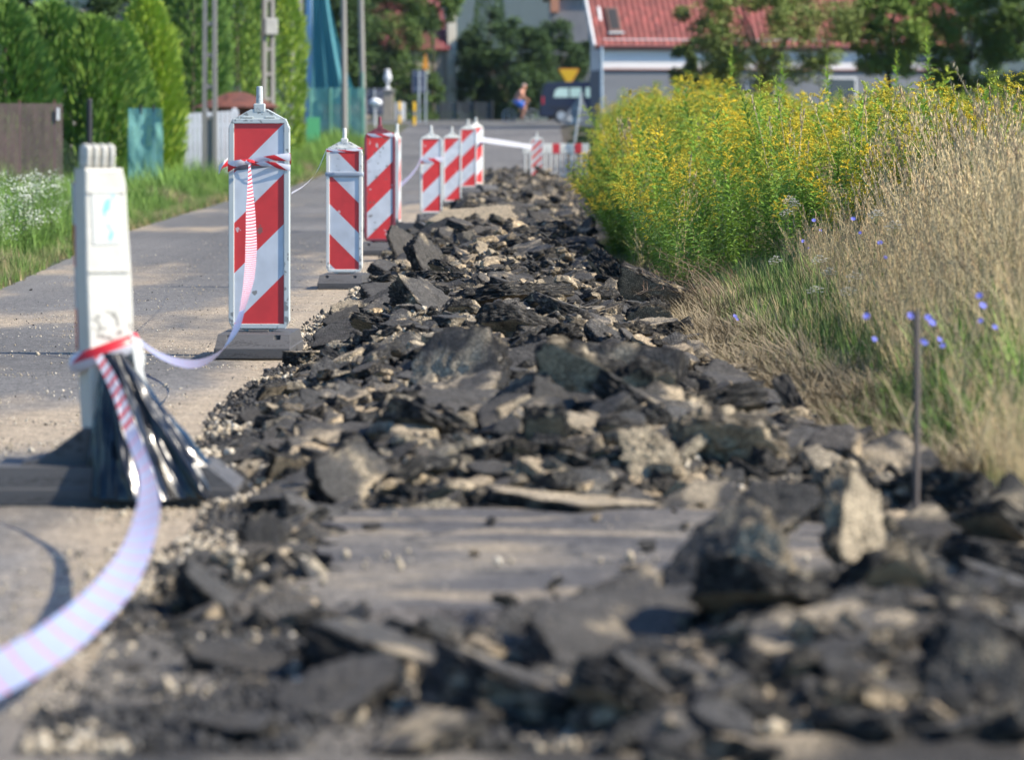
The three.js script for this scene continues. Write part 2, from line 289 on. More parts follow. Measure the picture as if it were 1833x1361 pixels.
function putChunk(gi, x, y, d, s, ry, rx, rz, label, cat) {
  const b = big[gi], m = new THREE.Mesh(b.g, M.chunk); m.name = numbered(kindName[b.kind]); scene.add(m); shadow(m);
  m.position.set(x, y, -d); m.rotation.set(rx, ry, rz, 'YXZ'); m.scale.setScalar(s);
  tag(m, label ?? kindLabel[b.kind], 'asphalt chunk', label ? null : kindGroup[b.kind]); used.push([x, d, 0.15 * s]); return m;
}
// distinctive slabs: own shapes, where they lie
function special(name, label, px, py, d, a, t, b, rot, o) {
  const m = top(name, chunkGeo(500 + used.length, a, t, b, { det: 17, ...o }), M.chunk, label, 'asphalt chunk');
  m.position.copy(at(px, py, d)); m.position.y = Math.max(m.position.y, rise(d) + heap(m.position.x, d) + 0.02 + 0.25 * b * Math.abs(Math.sin(rot[0]))); m.rotation.set(rot[0], rot[1], rot[2], 'YXZ'); used.push([m.position.x, d, Math.max(a, b) * 0.42]); return m;
}
special('asphalt_chunk', 'biggest dark asphalt slab propped at a slant on the heap, opposite the grey-framed beacon', 775, 612, 19.6, 0.56, 0.1, 0.34, [0.5, 0.2, -0.5], { sand: 0.2, dust: 0, side: 0.05 });
special('asphalt_chunk', 'dark flat-faced asphalt slab leaning beside the rubber foot of the grey-framed beacon', 640, 628, 19.2, 0.46, 0.09, 0.3, [0.6, -0.3, 0.3], { sand: 0.2, dust: 0, side: 0.05 });
special('asphalt_chunk', 'smooth light grey asphalt slab standing tilted with its worn face showing', 935, 800, 12.6, 0.28, 0.08, 0.21, [0.9, -0.15, 0.25], { dust: 0.25, sand: 0.2, side: 0 });
special('sandy_asphalt_chunk', 'large brown sandy slab leaning to one side behind the exposed smooth asphalt', 1300, 842, 11.5, 0.4, 0.09, 0.24, [-0.95, 0.35, -0.38], { sand: 1, dust: 0.8, side: 0.6 });
special('sandy_asphalt_chunk', 'pale cream block standing upright against the large brown sandy slab', 1162, 866, 11.3, 0.14, 0.07, 0.18, [1.35, 0.1, 0.05], { sand: 1, dust: 1.2, side: 0.9 });
special('asphalt_chunk', 'long grey slab tipped toward the grass verge beside the steel stake', 1485, 828, 11.7, 0.36, 0.08, 0.24, [0.25, -0.2, -0.3], { dust: 0.25, side: 0.1 });
special('asphalt_chunk', 'black slab leaning up steeply over the edge of the exposed smooth asphalt', 1290, 985, 8.9, 0.34, 0.055, 0.2, [0.5, 0.5, 0.85], { side: 0.05, dust: 0 });
special('sandy_asphalt_chunk', 'pale grey shard standing on end among black lumps', 1366, 1080, 8.3, 0.14, 0.06, 0.24, [1.3, -0.2, 0.15], { dust: 0.9, sand: 1, side: 0.7 });
special('sandy_asphalt_chunk', 'pointed sandy wedge sticking up by the foot of the steel stake', 1535, 965, 8.9, 0.14, 0.06, 0.24, [1.15, 0.3, -0.4], { dust: 0.8, sand: 1, side: 0.6 });
special('asphalt_chunk', 'rounded dull grey slab standing on edge past the thin cream-topped slab', 1742, 1255, 6.95, 0.2, 0.05, 0.22, [1.25, -0.1, 0.1], { dust: 0.1, sand: 0.2, side: 0.1 });
special('sandy_asphalt_chunk', 'thin flat slab with a cream sandy top lying level beside the rounded grey slab', 1495, 1222, 7.25, 0.4, 0.05, 0.22, [0.05, 0.1, 0.02], { dust: 0.6, side: 0.02 });
special('sandy_asphalt_chunk', 'long thin slab with a sandy top edging the exposed smooth asphalt', 1050, 915, 11.0, 0.54, 0.07, 0.34, [0.05, 0.02, 0], { dust: 1, side: 0 });
special('asphalt_chunk', 'flat speckled grey slab lying loose at the road side of the heap', 558, 664, 18.2, 0.23, 0.07, 0.26, [0.04, 0.3, 0.05], { dust: 0.5, side: 0.45 });
special('asphalt_lump', 'small black block standing upright beside a smooth blue-grey slab', 1170, 620, 20.6, 0.1, 0.08, 0.18, [1.3, 0.3, 0.1], { dust: 0, side: 0.1 });
special('asphalt_chunk', 'smooth blue-grey slab lying level near the verge', 1118, 640, 20.4, 0.32, 0.07, 0.4, [0.03, 0.1, 0.02], { dust: -0.3, side: 0 });
special('asphalt_lump', 'black angular lump at the corner of the exposed smooth asphalt', 1105, 1105, 8.3, 0.22, 0.1, 0.18, [0.2, 0.7, 0.2], { dust: -0.2, side: 0 });
special('asphalt_chunk', 'blackened slab jutting upward from the front of the heap', 1390, 910, 9.3, 0.18, 0.05, 0.16, [0.8, 0.3, 0.5], { dust: 0.1, side: 0.1 });
special('sandy_asphalt_chunk', 'pale sand-covered slab half buried at the far part of the strip', 850, 436, 41, 0.9, 0.12, 0.5, [0.3, 0.2, 0.1], { dust: 1.2, sand: 1, side: 0.8 });
special('asphalt_chunk', 'smooth grey slab tipped on its corner at the far part of the strip', 922, 437, 41.5, 0.55, 0.1, 0.34, [0.6, -0.4, -0.5], { dust: 0, side: 0 });
// the smooth layer of asphalt left in place
{
  const jag = (t, z) => (fbm(t * 7, 1, z, 3) - 0.5) * 0.16, ds = steps(8.42, 10.9, 0.035, 1), xl = (d) => -0.43 + jag(d, 3), xr = (d) => 0.9 + jag(d, 9);
  const topS = sheet(xl, xr, 60, ds, (x, d) => 0.052 + 0.006 * (fbm(x * 5, d * 5, 3, 3) - 0.5) - 0.05 * sst(Math.max(8.5 + jag(x, 5) - d, d - 10.82 - jag(x, 7)), 0, 0.03), (x, d) => { const n = fbm(x * 2.2, d * 2.2, 15, 4), f = fbm(x * 9, d * 9, 18, 3), crack = Math.abs(fbm(x * 1.6, d * 1.6, 30, 4) - 0.5) < 0.006; let c = mix3([0.105, 0.1, 0.102], [0.22, 0.2, 0.175], clamp((n - 0.42) * 4 + (f - 0.5))); c = mix3(c, [0.42, 0.35, 0.25], clamp((fbm(x * 3, d * 6, 25, 4) - 0.58) * 7) * 0.7); return crack ? [0.04, 0.04, 0.04] : c; }, 0.5);
  const wall = (xf) => { const P = [], C = [], U = [], I = []; ds.forEach((d) => { for (let k = 0; k < 3; k++) { P.push(xf(d) + 0.008 * (h3(Math.round(d * 97), k, 3) - 0.5), 0.052 - k * 0.024, -d); C.push(0.03, 0.03, 0.032); U.push(d * 2, k * 0.05); } }); for (let j = 0; j < ds.length - 1; j++) for (let k = 0; k < 2; k++) { const q = j * 3 + k; I.push(q, q + 3, q + 1, q + 1, q + 3, q + 4); } const w = new THREE.BufferGeometry(); w.setAttribute('position', new THREE.Float32BufferAttribute(P, 3)); w.setAttribute('color', new THREE.Float32BufferAttribute(C, 3)); w.setAttribute('uv', new THREE.Float32BufferAttribute(U, 2)); w.setIndex(I); w.computeVertexNormals(); return w; };
  const g = merge([topS, wall(xl), wall(xr)]);
  top('asphalt_layer', g, M.road, 'smooth flat dark asphalt layer left in place between the rubble', 'asphalt slab');
}
for (let n = 0, tries = 0; n < 282 && tries < 9000; tries++) {
  const py = 385 + 960 * Math.pow(RC(), 0.9), d = 7490 / (py - 252) + (RC() - 0.5) * 0.3, x = mix(RL(d) + 0.08, RR(d) - 0.02, RC()); if (d < 6.3) continue;
  const s = 0.4 + 0.75 * Math.pow(RC(), 1.6) + (d > 30 ? 0.25 : 0) + (d < 8.5 && x > 0.15 ? 0.12 : 0), r = 0.15 * s;
  if (plate(x, d) || (d < 11 && x < -0.42 && s > 0.6) || (flatFront(x, d) && (RC() < 0.8 || s > 0.75)) || (x < -0.3 && d > 12.5 && d < 18.6 && s > 0.62)) continue;
  if (used.some(([a, b, c]) => Math.abs(b - d) < 1.5 && Math.hypot(a - x, (b - d) * 0.8) < 0.72 * (c + r))) continue;
  const up = RC() < 0.26, tilt = (up ? 0.95 : 0.45) * (d < 8.4 ? 0.6 : 1), y = rise(d) + heap(x, d) + (up ? 0.07 : 0.035) * s;
  putChunk((() => { let g = Math.floor(RC() * 30); if (s > 0.75 && g % 3 === 2) g -= 2; if (d < 8.4 && g % 3 === 1 && RC() < 0.75) g -= 1; return g; })(), x, y, d, s, RC() * 6.28, (RC() - 0.42) * 2 * tilt, (RC() - 0.5) * 2 * tilt); n++;
}
// smaller pieces, crumbs and stones
{
  const R = rng(999), V6 = []; for (let i = 0; i < 6; i++) V6.push(chunkGeo(100 + i, 0.12 * (0.8 + 0.6 * R()), 0.036, 0.085, { det: 6, rough: 0.009, sand: [0.4, 0.9, 0.2][i % 3], dust: [0.05, 0.6, -0.3][i % 3], side: [0, 0.2, -0.1][i % 3] }));
  const L = V6.map(() => []);
  for (let i = 0; i < 17000; i++) {
    const q = R(), py = 330 + 1030 * Math.pow(R(), 1.05), d = q < 0.75 ? 7490 / (py - 252) : 6 + 84 * R(), x = mix(RL(d) - 0.05, RR(d) + 0.05, R()); if (d < 5.6 || d > 93) continue;
    const ed = 1 - sst(Math.min(x - RL(d), RR(d) - x), 0, 0.25), s = (0.3 + 1.25 * R() * R()) * (1 - 0.5 * ed) * (d > 30 ? 1.5 : 1) ; if ((plate(x, d) && R() < 0.985) || (flatFront(x, d) && (R() < 0.8 || s > 0.6))) continue;
    const pl = plate(x, d) ? 0.055 : 0;
    if (d < 9 && s < 0.45 && R() < 0.5) continue; let vi = Math.floor(R() * 6); if (vi % 3 === 1 && R() < 0.12) vi = R() < 0.5 ? 2 : 5; if (d < 9 && vi % 3 === 1 && R() < 0.7) vi = R() < 0.5 ? 2 : 5; L[vi].push(trs(x, rise(d) + heap(x, d) + pl + 0.018 * s + R() * 0.025 * sst(heap(x, d), 0.03, 0.1), -d, R() * 6.28, pl ? s * 0.5 : s, (R() - 0.5) * 1.3, (R() - 0.5) * 1.3));
  }
  V6.forEach((g, i) => scatter('asphalt_rubble', g, M.chunk, L[i], ['small grey pieces of broken asphalt filling the dug-up strip', 'small sandy pieces of broken asphalt filling the dug-up strip', 'small black pieces of broken asphalt filling the dug-up strip'][i % 3], 'rubble', scene, 0.4));
  const pebble = (seed, c, c2) => { const r = rng(seed), g0 = mergeVertices((() => { const a = new THREE.IcosahedronGeometry(1, 2); a.deleteAttribute('uv'); a.deleteAttribute('normal'); return a; })(), 1e-4), p = g0.attributes.position, C = []; for (let i = 0; i < p.count; i++) { const k = 0.75 + 0.5 * fbm(p.getX(i) * 1.3 + seed, p.getY(i) * 1.3, p.getZ(i) * 1.3, 2); p.setXYZ(i, p.getX(i) * k * 1.1, p.getY(i) * k * 0.75, p.getZ(i) * k); C.push(...mix3(c, c2, r())); } g0.setAttribute('color', new THREE.Float32BufferAttribute(C, 3)); g0.computeVertexNormals(); return g0; };
  const tan = pebble(1, [0.3, 0.25, 0.175], [0.42, 0.36, 0.265]), tan2 = pebble(2, [0.45, 0.4, 0.31], [0.55, 0.5, 0.41]), blk = (() => { const r = rng(3), a = new THREE.IcosahedronGeometry(1, 0); a.deleteAttribute('uv'); a.deleteAttribute('normal'); const b = mergeVertices(a, 1e-4), p = b.attributes.position; for (let i = 0; i < p.count; i++) p.setXYZ(i, p.getX(i) * (0.8 + 0.9 * r()), p.getY(i) * (0.4 + 0.5 * r()), p.getZ(i) * (0.7 + 0.8 * r())); const g = b.toNonIndexed(); g.computeVertexNormals(); return paint(g, [0.038, 0.037, 0.036]); })(), A = [], B = [], K = [];
  for (let i = 0; i < 90000; i++) {
    const py = 345 + 1015 * R(), d = 7490 / (py - 252), x = mix(RL(d) - 0.12, RR(d) + 0.05, R()); if (d < 5.6) continue;
    if (d < 10 && R() < 0.45) continue; if (flatFront(x, d) && fbm(x * 5, d * 2, 19, 3) < 0.52 && R() < 0.85) continue;
    const pp = plate(x, d), m = fbm(x * 4, d * 2.5, 33, 3), s = 0.0028 + 0.009 * Math.pow(R(), 2.0) + (R() < 0.015 ? 0.008 : 0);
    if (pp && !(R() < 0.004 || (Math.abs(d - 9.3 - 0.25 * fbm(x * 3, 1, 4, 2)) < 0.09 && R() < 0.1))) continue;
    const mt = trs(x, rise(d) + heap(x, d) + (pp ? 0.06 : 0.012) + s * 0.3, -d, R() * 6.28, s * (d > 25 ? 1.5 : 1), R() * 3, R() * 3);
    (m > (d < 8.6 ? 0.6 : 0.54) + (R() - 0.5) * 0.2 || pp ? (R() < 0.8 ? A : B) : K).push(mt);
  }
  // stones strewn over the road beside the heap, in trails
  for (let i = 0; i < 26000; i++) {
    const py = 400 + 960 * R(), d = 7490 / (py - 252), x = RL(d) - Math.pow(R(), 1.6) * 2.4; if (d < 5.6 || x < roadLeft(d)) continue;
    const n = fbm(x * 2.2, d * 3.2, 51, 3); if (n < 0.45 + 0.13 * R()) continue;
    const s = 0.002 + 0.0045 * R() * R() + (R() < 0.006 ? 0.008 : 0), mt = trs(x, rise(d) + 0.004 + s * 0.3, -d, R() * 6.28, s, R() * 3, R() * 3);
    (R() < 0.55 ? A : R() < 0.6 ? B : K).push(mt);
  }
  // a pocket of round pale stones beside the smooth layer
  for (let i = 0; i < 45; i++) { const a = R() * 6.28, r = Math.sqrt(R()), x = -0.56 + 0.13 * r * Math.cos(a), d = 9.7 + 0.55 * r * Math.sin(a), s = 0.007 + 0.011 * R(); (R() < 0.8 ? A : B).push(trs(x, 0.012 + s * 0.6 + R() * 0.02, -d, R() * 6, s, R() * 3, R() * 3)); }
  scatter('gravel', tan, M.pebble, A, 'tan gravel scattered over the heap and the road', 'gravel');
  scatter('gravel', tan2, M.pebble, B, 'pale cream stones scattered over the heap and the road', 'gravel');
  scatter('gravel', blk, M.pebble, K, 'black asphalt crumbs scattered over the heap and the road', 'gravel');
}
// ---------------------------------------------------------------- traffic beacons
function stripes(seed, dir, off, opt = {}) {  // printed sheet 0.25 x 1 m: red and white diagonals with scuffs
  const R = rng(seed), W = 128, H = 512, d = new Uint8Array(W * H * 4), per = opt.per ?? 0.5, marks = [];
  for (let i = 0; i < (opt.marks ?? 10); i++) marks.push([R(), R(), 0.006 + 0.02 * R() * R(), 0.004 + 0.018 * R(), R()]);
  for (let j = 0; j < H; j++) for (let i = 0; i < W; i++) {
    const x = i / W * 0.25, y = (1 - j / H) * 1.0, c = y + dir * x + off; let f = c / per - Math.floor(c / per);
    const red = f < 0.5, g = fbm(x * 14, y * 14, seed, 3), sc = fbm(x * 120, y * 120, seed + 3, 2);
    let q = red ? [0.72, 0.04, 0.042] : [0.66, 0.69, 0.74];
    const t = 0.86 + 0.28 * (g - 0.5); q = q.map((a) => a * t);
    for (const [mx, my, mw, mh, mk] of marks) { const e = Math.hypot((x - mx * 0.25) / mw, (y - my) / mh) + (sc - 0.5) * 1.6; if (e < 0.8) q = mix3(q, opt.dirt && mk < 0.75 ? [0.14, 0.12, 0.1] : red && mk > 0.6 ? [0.6, 0.55, 0.55] : q.map((a) => a * 0.75), 0.75); }
    if (opt.grime && sc * 0.6 + g * 0.4 > 0.55) q = mix3(q, [0.3, 0.34, 0.2], 0.5);
    const k = (j * W + i) * 4; for (let a = 0; a < 3; a++) d[k + a] = Math.round(255 * Math.pow(clamp(q[a]), 1 / 2.2)); d[k + 3] = 255;
  }
  const t = new THREE.DataTexture(d, W, H); t.magFilter = THREE.LinearFilter; t.colorSpace = THREE.SRGBColorSpace; t.needsUpdate = true; return t;
}
const face = (seed, dir, off, o) => new THREE.MeshStandardMaterial({ map: stripes(seed, dir, off, o), roughness: 0.42 });
const outline = (w, y0, y1, k) => [[-w + k, y0], [w - k, y0], [w, y0 + k * 1.9], [w, y1 - k * 2.4], [w - k, y1], [-w + k, y1], [-w, y1 - k * 2.4], [-w, y0 + k * 1.9]];
const frameG = (() => { const a = extrude(outline(0.146, 0.135, 1.165, 0.018), 0.05, 0.004); a.translate(0, 0, -0.028); const b = extrude(outline(0.147, 0.134, 1.166, 0.018), 0.008, 0.003, [[[-0.126, 0.152], [-0.126, 1.148], [0.126, 1.148], [0.126, 0.152]]]); b.translate(0, 0, 0.0245); return merge([a, b]); })();
const sheetG = new THREE.PlaneGeometry(0.25, 0.994); sheetG.translate(0, 0.65, 0.0285);
const sheetBack = new THREE.PlaneGeometry(0.25, 0.994); sheetBack.rotateY(Math.PI); sheetBack.translate(0, 0.65, -0.034);
const capG = (() => { const a = extrude([[-0.128, 1.166], [0.128, 1.166], [0.04, 1.212], [-0.04, 1.212]], 0.034, 0.004); a.translate(0, 0, -0.02); const L = [a]; for (const s of [-1, 1]) L.push(bx(0.05, 0.007, 0.012, s * 0.055, 1.176, 0.02, 0.002)); return merge(L); })();
const handleG = merge([bx(0.056, 0.044, 0.04, 0, 1.222, 0, 0.005), cyl(0.0155, 0.018, 0.085, 0, 1.283, 0, 16), cyl(0.0135, 0.0155, 0.004, 0, 1.3275, 0, 16)]);
const tongueG = (() => { const a = extrude([[-0.11, 0.134], [0.11, 0.134], [0.035, 0.112], [-0.035, 0.112]], 0.03, 0.003); a.translate(0, 0, -0.018); return merge([a, bx(0.052, 0.1, 0.04, 0, 0.1, 0, 0.004)]); })();
const footG = (() => { // recycled rubber foot 0.37 x 0.12 x 0.8 with hollows in its sloping ends
  const w = 0.186, l = 0.4, b = [[-w, -l], [w, -l], [w, l], [-w, l]];
  const fr = (y0, y1, sx, sz) => { const g = new THREE.BoxGeometry(1, 1, 1), p = g.attributes.position; for (let i = 0; i < p.count; i++) { const up = p.getY(i) > 0; p.setXYZ(i, Math.sign(p.getX(i)) * (up ? w - sx : w - 0.004), up ? y1 : y0, Math.sign(p.getZ(i)) * (up ? l - sz : l - 0.004)); } g.computeVertexNormals(); return g; };
  let body = new Brush(fr(0.054, 0.116, 0.012, 0.085)); body.updateMatrixWorld(); const ev = new Evaluator(); ev.attributes = ['position', 'normal', 'uv'];
  for (const sx of [-1, 1]) for (const sz of [-1, 1]) { const c = new THREE.CylinderGeometry(0.042, 0.012, 0.06, 4); c.rotateY(Math.PI / 4); const k = new Brush(c); k.position.set(sx * 0.115, 0.106, sz * 0.335); k.rotation.set(sz * 0.6, 0, 0); k.updateMatrixWorld(); body = ev.evaluate(body, k, SUBTRACTION); body.updateMatrixWorld(); }
  const g = body.geometry; const gg = new THREE.BufferGeometry(); for (const a of ['position', 'normal', 'uv']) gg.setAttribute(a, g.attributes[a].clone()); if (g.index) gg.setIndex(g.index.clone());
  return merge([bx(0.372, 0.056, 0.8, 0, 0.028, 0, 0.008), gg, bx(0.1, 0.012, 0.16, 0, 0.12, 0, 0.003)]);
})();
function beacon(o) {
  const t = thing('traffic_beacon', o.label, 'traffic beacon', o.pos, o.turn ?? 0, o.group); t.scale.setScalar(o.scale ?? 1);
  part('rubber_foot', footG, M.rubber, t);
  const f = part('frame', frameG, o.frame ?? M.whitePlastic, t); part('tongue', tongueG, o.frame ?? M.whitePlastic, f); part('cap', capG, o.cap ?? o.frame ?? M.whitePlastic, f);
  part('handle', handleG, o.cap ?? o.frame ?? M.whitePlastic, t);
  const fm = o.mat; part('striped_sheet', sheetG, fm, t); part('striped_sheet', sheetBack, fm, t);
  if (o.lean) t.rotation.z = o.lean;
  return t;
}
const GP = [-1, 0, 1];
beacon({ label: 'grey-framed red and white striped beacon with warning tape knotted around it', pos: [X(465, 19.35), 0.01, -19.35], turn: -0.03, frame: M.greyPlastic, mat: face(11, 1, 0, { marks: 5, dirt: 1 }) });
const b2 = beacon({ label: 'white-framed beacon whose red stripes slope the other way, with a grey strap', pos: [X(617, 28.3), 0.005, -28.3], turn: -0.06, scale: 0.87, mat: face(12, -1, 0.3, { marks: 6 }) });
{ const g = new THREE.TorusGeometry(1, 0.1, 8, 40); const p = g.attributes.position; for (let i = 0; i < p.count; i++) { const x = p.getX(i), y = p.getY(i), z = p.getZ(i), q = Math.pow(Math.pow(Math.abs(x), 8) + Math.pow(Math.abs(y), 8), -1 / 8) * Math.hypot(x, y); p.setXYZ(i, clamp(x * q * 0.15, -0.158, 0.158), 0.945 + z * 0.22, clamp(y * q * 0.036, -0.042, 0.042)); } g.computeVertexNormals(); part('strap', g, M.strap, b2, 'dull blue-grey strap around the board'); }
beacon({ label: 'scuffed striped beacon with a maroon frame and peeling dirt spots', pos: [X(680, 36.6), 0.005, -36.6], turn: 0.05, scale: 0.97, frame: M.maroon, mat: face(13, 1, 0, { marks: 40, dirt: 1 }) });
beacon({ label: 'white beacon turned edge-on behind the maroon-framed beacon', pos: [X(711, 45.5), 0.005, -45.5], turn: 1.5, scale: 0.95, mat: face(14, 1, 0) });
beacon({ label: 'white-framed striped beacon with a band of tape and a rubber foot at the heap edge', pos: [X(772, 50.8), 0.005, -50.8], turn: 0.08, scale: 0.95, mat: face(15, 1, 0, { marks: 8 }) });
beacon({ label: 'dingy white-framed beacon behind the taped beacon, its white stripes greyed', pos: [X(809, 60), 0.01, -60], turn: 0.12, scale: 0.96, mat: face(16, 1, 0, { marks: 12, grime: 0 }) });
beacon({ label: 'white-framed beacon standing raised on the rubble where the long white tape starts', pos: [X(838, 66), 0.16, -66], turn: 0.1, scale: 0.96, mat: face(17, 1, 0) });
beacon({ label: 'white-framed beacon half turned behind the raised beacon on the rubble', pos: [X(852, 67.5), 0.2, -67.5], turn: 0.75, scale: 0.96, mat: face(18, 1, 0) });
beacon({ label: 'narrow beacon wrapped in crumpled striped tape beside the low red and white barrier', pos: [X(961, 83), 0.06, -83], turn: 0.1, scale: 0.9, mat: face(19, 1, 0, { per: 0.2, marks: 50, grime: 1 }) });
beacon({ label: 'striped beacon holding the loose end of the white tape, close before the heap', pos: [-1.25, 0.01, -4.3], turn: 1.4, mat: face(20, 1, 0) });

// the beacon seen edge-on, with the black bag over its foot
{
  const d = 11.6, t = thing('traffic_beacon', 'chunky white plastic beacon turned edge-on with a black bag around its foot', 'traffic beacon', [X(190, d), 0, -d], 0.42);
  const k = d / F, ox = t.position.x, px = (a, b) => [X(a, d) - ox, Y(b, d)];
  const prof = [px(152, 815), px(160, 827), px(178, 826), px(190, 812), px(194, 760), px(197, 700), px(236, 668), px(238, 560), px(233, 480), px(226, 400), px(221, 330), px(214, 306), px(131, 306), px(131, 330), px(134, 480), px(140, 600), px(144, 720)];
  const g = extrude(prof.reverse(), 0.09, 0.008); g.translate(0, 0, -0.045); g.scale(0.78, 1, 1); part('body', g, M.wornWhite, t);
  const L = []; for (let i = 0; i < 4; i++) { const c = px(141 + i * 19, 281); const q = new THREE.CapsuleGeometry(0.0175, 0.045, 5, 12); q.scale(1, 1, 2.2); q.rotateZ(-0.03); q.translate(c[0], c[1], 0); L.push(q); }
  part('ribbed_top', merge(L).scale(0.78, 1, 1), M.wornWhite, t);
  const L2 = []; for (const [yy, a, b] of [[345, 131, 221], [486, 134, 233]]) { const p0 = px(a, yy), p1 = px(b, yy); part('moulded_rib', bx((p1[0] - p0[0]) * 0.78, 0.005, 0.114, (p0[0] + p1[0]) / 2 * 0.78, p0[1], 0, 0.002), M.wornWhite, t); }
  // panel with traces of blue paint on the narrow edge
  const pc = px(180, 388); const bt = tex(128, (u, v) => { const n = fbmT(u, v, 9, 4, 3), s = Math.abs(u - 0.55 - 0.12 * Math.sin(v * 9)) * 5 + (n - 0.5) * 2.4; const k2 = v > 0.55 ? 1 : 0.55; return s < 0.4 * k2 ? [0.6, 0.86, 0.96] : [0.93, 0.94, 0.94]; }); bt.wrapS = bt.wrapT = THREE.ClampToEdgeWrapping;
  const pg = new THREE.BoxGeometry(0.085, 0.16, 0.004); pg.rotateZ(0.05); pg.translate(pc[0], pc[1], 0.0535); part('edge_panel', pg, std([0.76, 0.74, 0.68], 0.55, { map: bt }), t, 'edge panel with smeared light blue paint');
  { const sg = new THREE.PlaneGeometry(0.14, 0.5); sg.rotateY(Math.PI); sg.rotateZ(0.03); sg.translate(-0.01, 0.7, -0.056); part('striped_sheet', sg, face(31, 1, 0), t); }
  const ft = part('rubber_foot', (() => { const a = footG.clone(); a.rotateY(Math.PI / 2 - 0.42); const ramp = extrude([[-0.26, 0.1], [-0.23, 0.12], [-0.17, 0.135], [-0.06, 0.215], [0.06, 0.225], [0.1, 0.1]], 0.2, 0.006); ramp.translate(0, 0, -0.1); ramp.rotateY(-0.42); return merge([a, ramp]); })(), M.rubber, t);
  // torn plastic at the lower side
  part('torn_edge', (() => { const v = extrude([px(222, 600), px(240, 610), px(247, 640), px(243, 662), px(252, 690), px(236, 680), px(230, 650)].reverse(), 0.012, 0.003); v.translate(0, 0, 0.06); return v; })(), M.whitePlastic, t);
  // bag
  const P = [], I = [], nu = 200, nv = 70, dz = 0;
  for (let j = 0; j <= nv; j++) for (let i = 0; i <= nu; i++) {
    const v = j / nv, th = i / nu * 6.283, vy = 1 - v;
    const y = mix(0.03, 0.445, Math.pow(vy, 0.95)), cx = mix(0.16, 0.03, Math.pow(vy, 0.9)), rx = mix(0.215, 0.03, Math.pow(vy, 0.85)), rz = mix(0.235, 0.05, Math.pow(vy, 1.1));
    const cs = Math.cos(th), sn = Math.sin(th), ridge = (f, q, z) => 1 - 2 * Math.abs(fbm(cs * f + 7, v * q, sn * f + z, 3) - 0.5) * 2;
    const fold = 0.34 * (ridge(1.9, 0.7, 1) - 0.62) + 0.1 * (ridge(4.5, 1.4, 4) - 0.62) + 0.012 * (ridge(9, 5, 8) - 0.6);
    const rr = 1 + fold * mix(0.6, 0.85, v);
    P.push(cx + cs * rx * rr, y + 0.05 * (fbm(cs * 4, v * 5, sn * 4, 3) - 0.5) * v * vy * 2, sn * rz * rr + dz);
  }
  for (let j = 0; j < nv; j++) for (let i = 0; i < nu; i++) { const a = j * (nu + 1) + i, b = a + nu + 1; I.push(a, b, a + 1, a + 1, b, b + 1); }
  let bg = new THREE.BufferGeometry(); bg.setAttribute('position', new THREE.Float32BufferAttribute(P, 3)); bg.setIndex(I); bg.computeVertexNormals();
  const bag = top('plastic_bag', bg, M.bag, 'shiny crumpled black plastic bag pulled over the foot of the edge-on white beacon', 'bag'); bag.position.copy(t.position).add(V(0.0, 0, 0.06));
}
// ---------------------------------------------------------------- warning tape
function tapeTex(redShare, tint, per, slant) { const t = tex(128, (u, v) => { const f = ((u + slant * v) % 1 + 1) % 1, r = f < redShare; const g = 0.95 + 0.1 * (fbmT(u, v, 6, 3) - 0.5); return (r ? [0.9, 0.2, 0.24] : tint).map((a) => a * g); }); return t; }
const tapeMat = (share, tint, slant = 0.5) => new THREE.MeshPhysicalMaterial({ map: tapeTex(share, tint, 1, slant), roughness: 0.4, side: THREE.DoubleSide, transmission: 0.25, thickness: 0 });
const tapeStriped = tapeMat(0.42, [0.93, 0.93, 0.97]), tapePale = tapeMat(0.07, [0.64, 0.67, 0.82]), tapeWhite = tapeMat(0.03, [0.92, 0.93, 0.99], 0.2);
function ribbon(pts, n, stripe) { // pts: [position, half-width vector]
  const c = new THREE.CatmullRomCurve3(pts.map((p) => p[0])), P = [], U = [], I = []; let len = 0, prev = null;
  for (let i = 0; i <= n; i++) {
    const t = i / n, q = c.getPoint(t), f = t * (pts.length - 1), k = Math.min(pts.length - 2, Math.floor(f)), w = pts[k][1].clone().lerp(pts[k + 1][1], f - k);
    if (prev) len += q.distanceTo(prev); prev = q;
    for (let e = -2; e <= 2; e++) { const s = e / 2, b = 0.14 * (1 - s * s) * w.length(); P.push(q.x + w.x * s, q.y + w.y * s - b * 0.5, q.z + w.z * s + b); U.push(len / stripe, (s + 1) / 2); }
  }
  for (let i = 0; i < n; i++) for (let e = 0; e < 4; e++) { const a = i * 5 + e, b = a + 5; I.push(a, b, a + 1, a + 1, b, b + 1); }
  const g = new THREE.BufferGeometry(); g.setAttribute('position', new THREE.Float32BufferAttribute(P, 3)); g.setAttribute('uv', new THREE.Float32BufferAttribute(U, 2)); g.setIndex(I); g.computeVertexNormals(); return g;
}
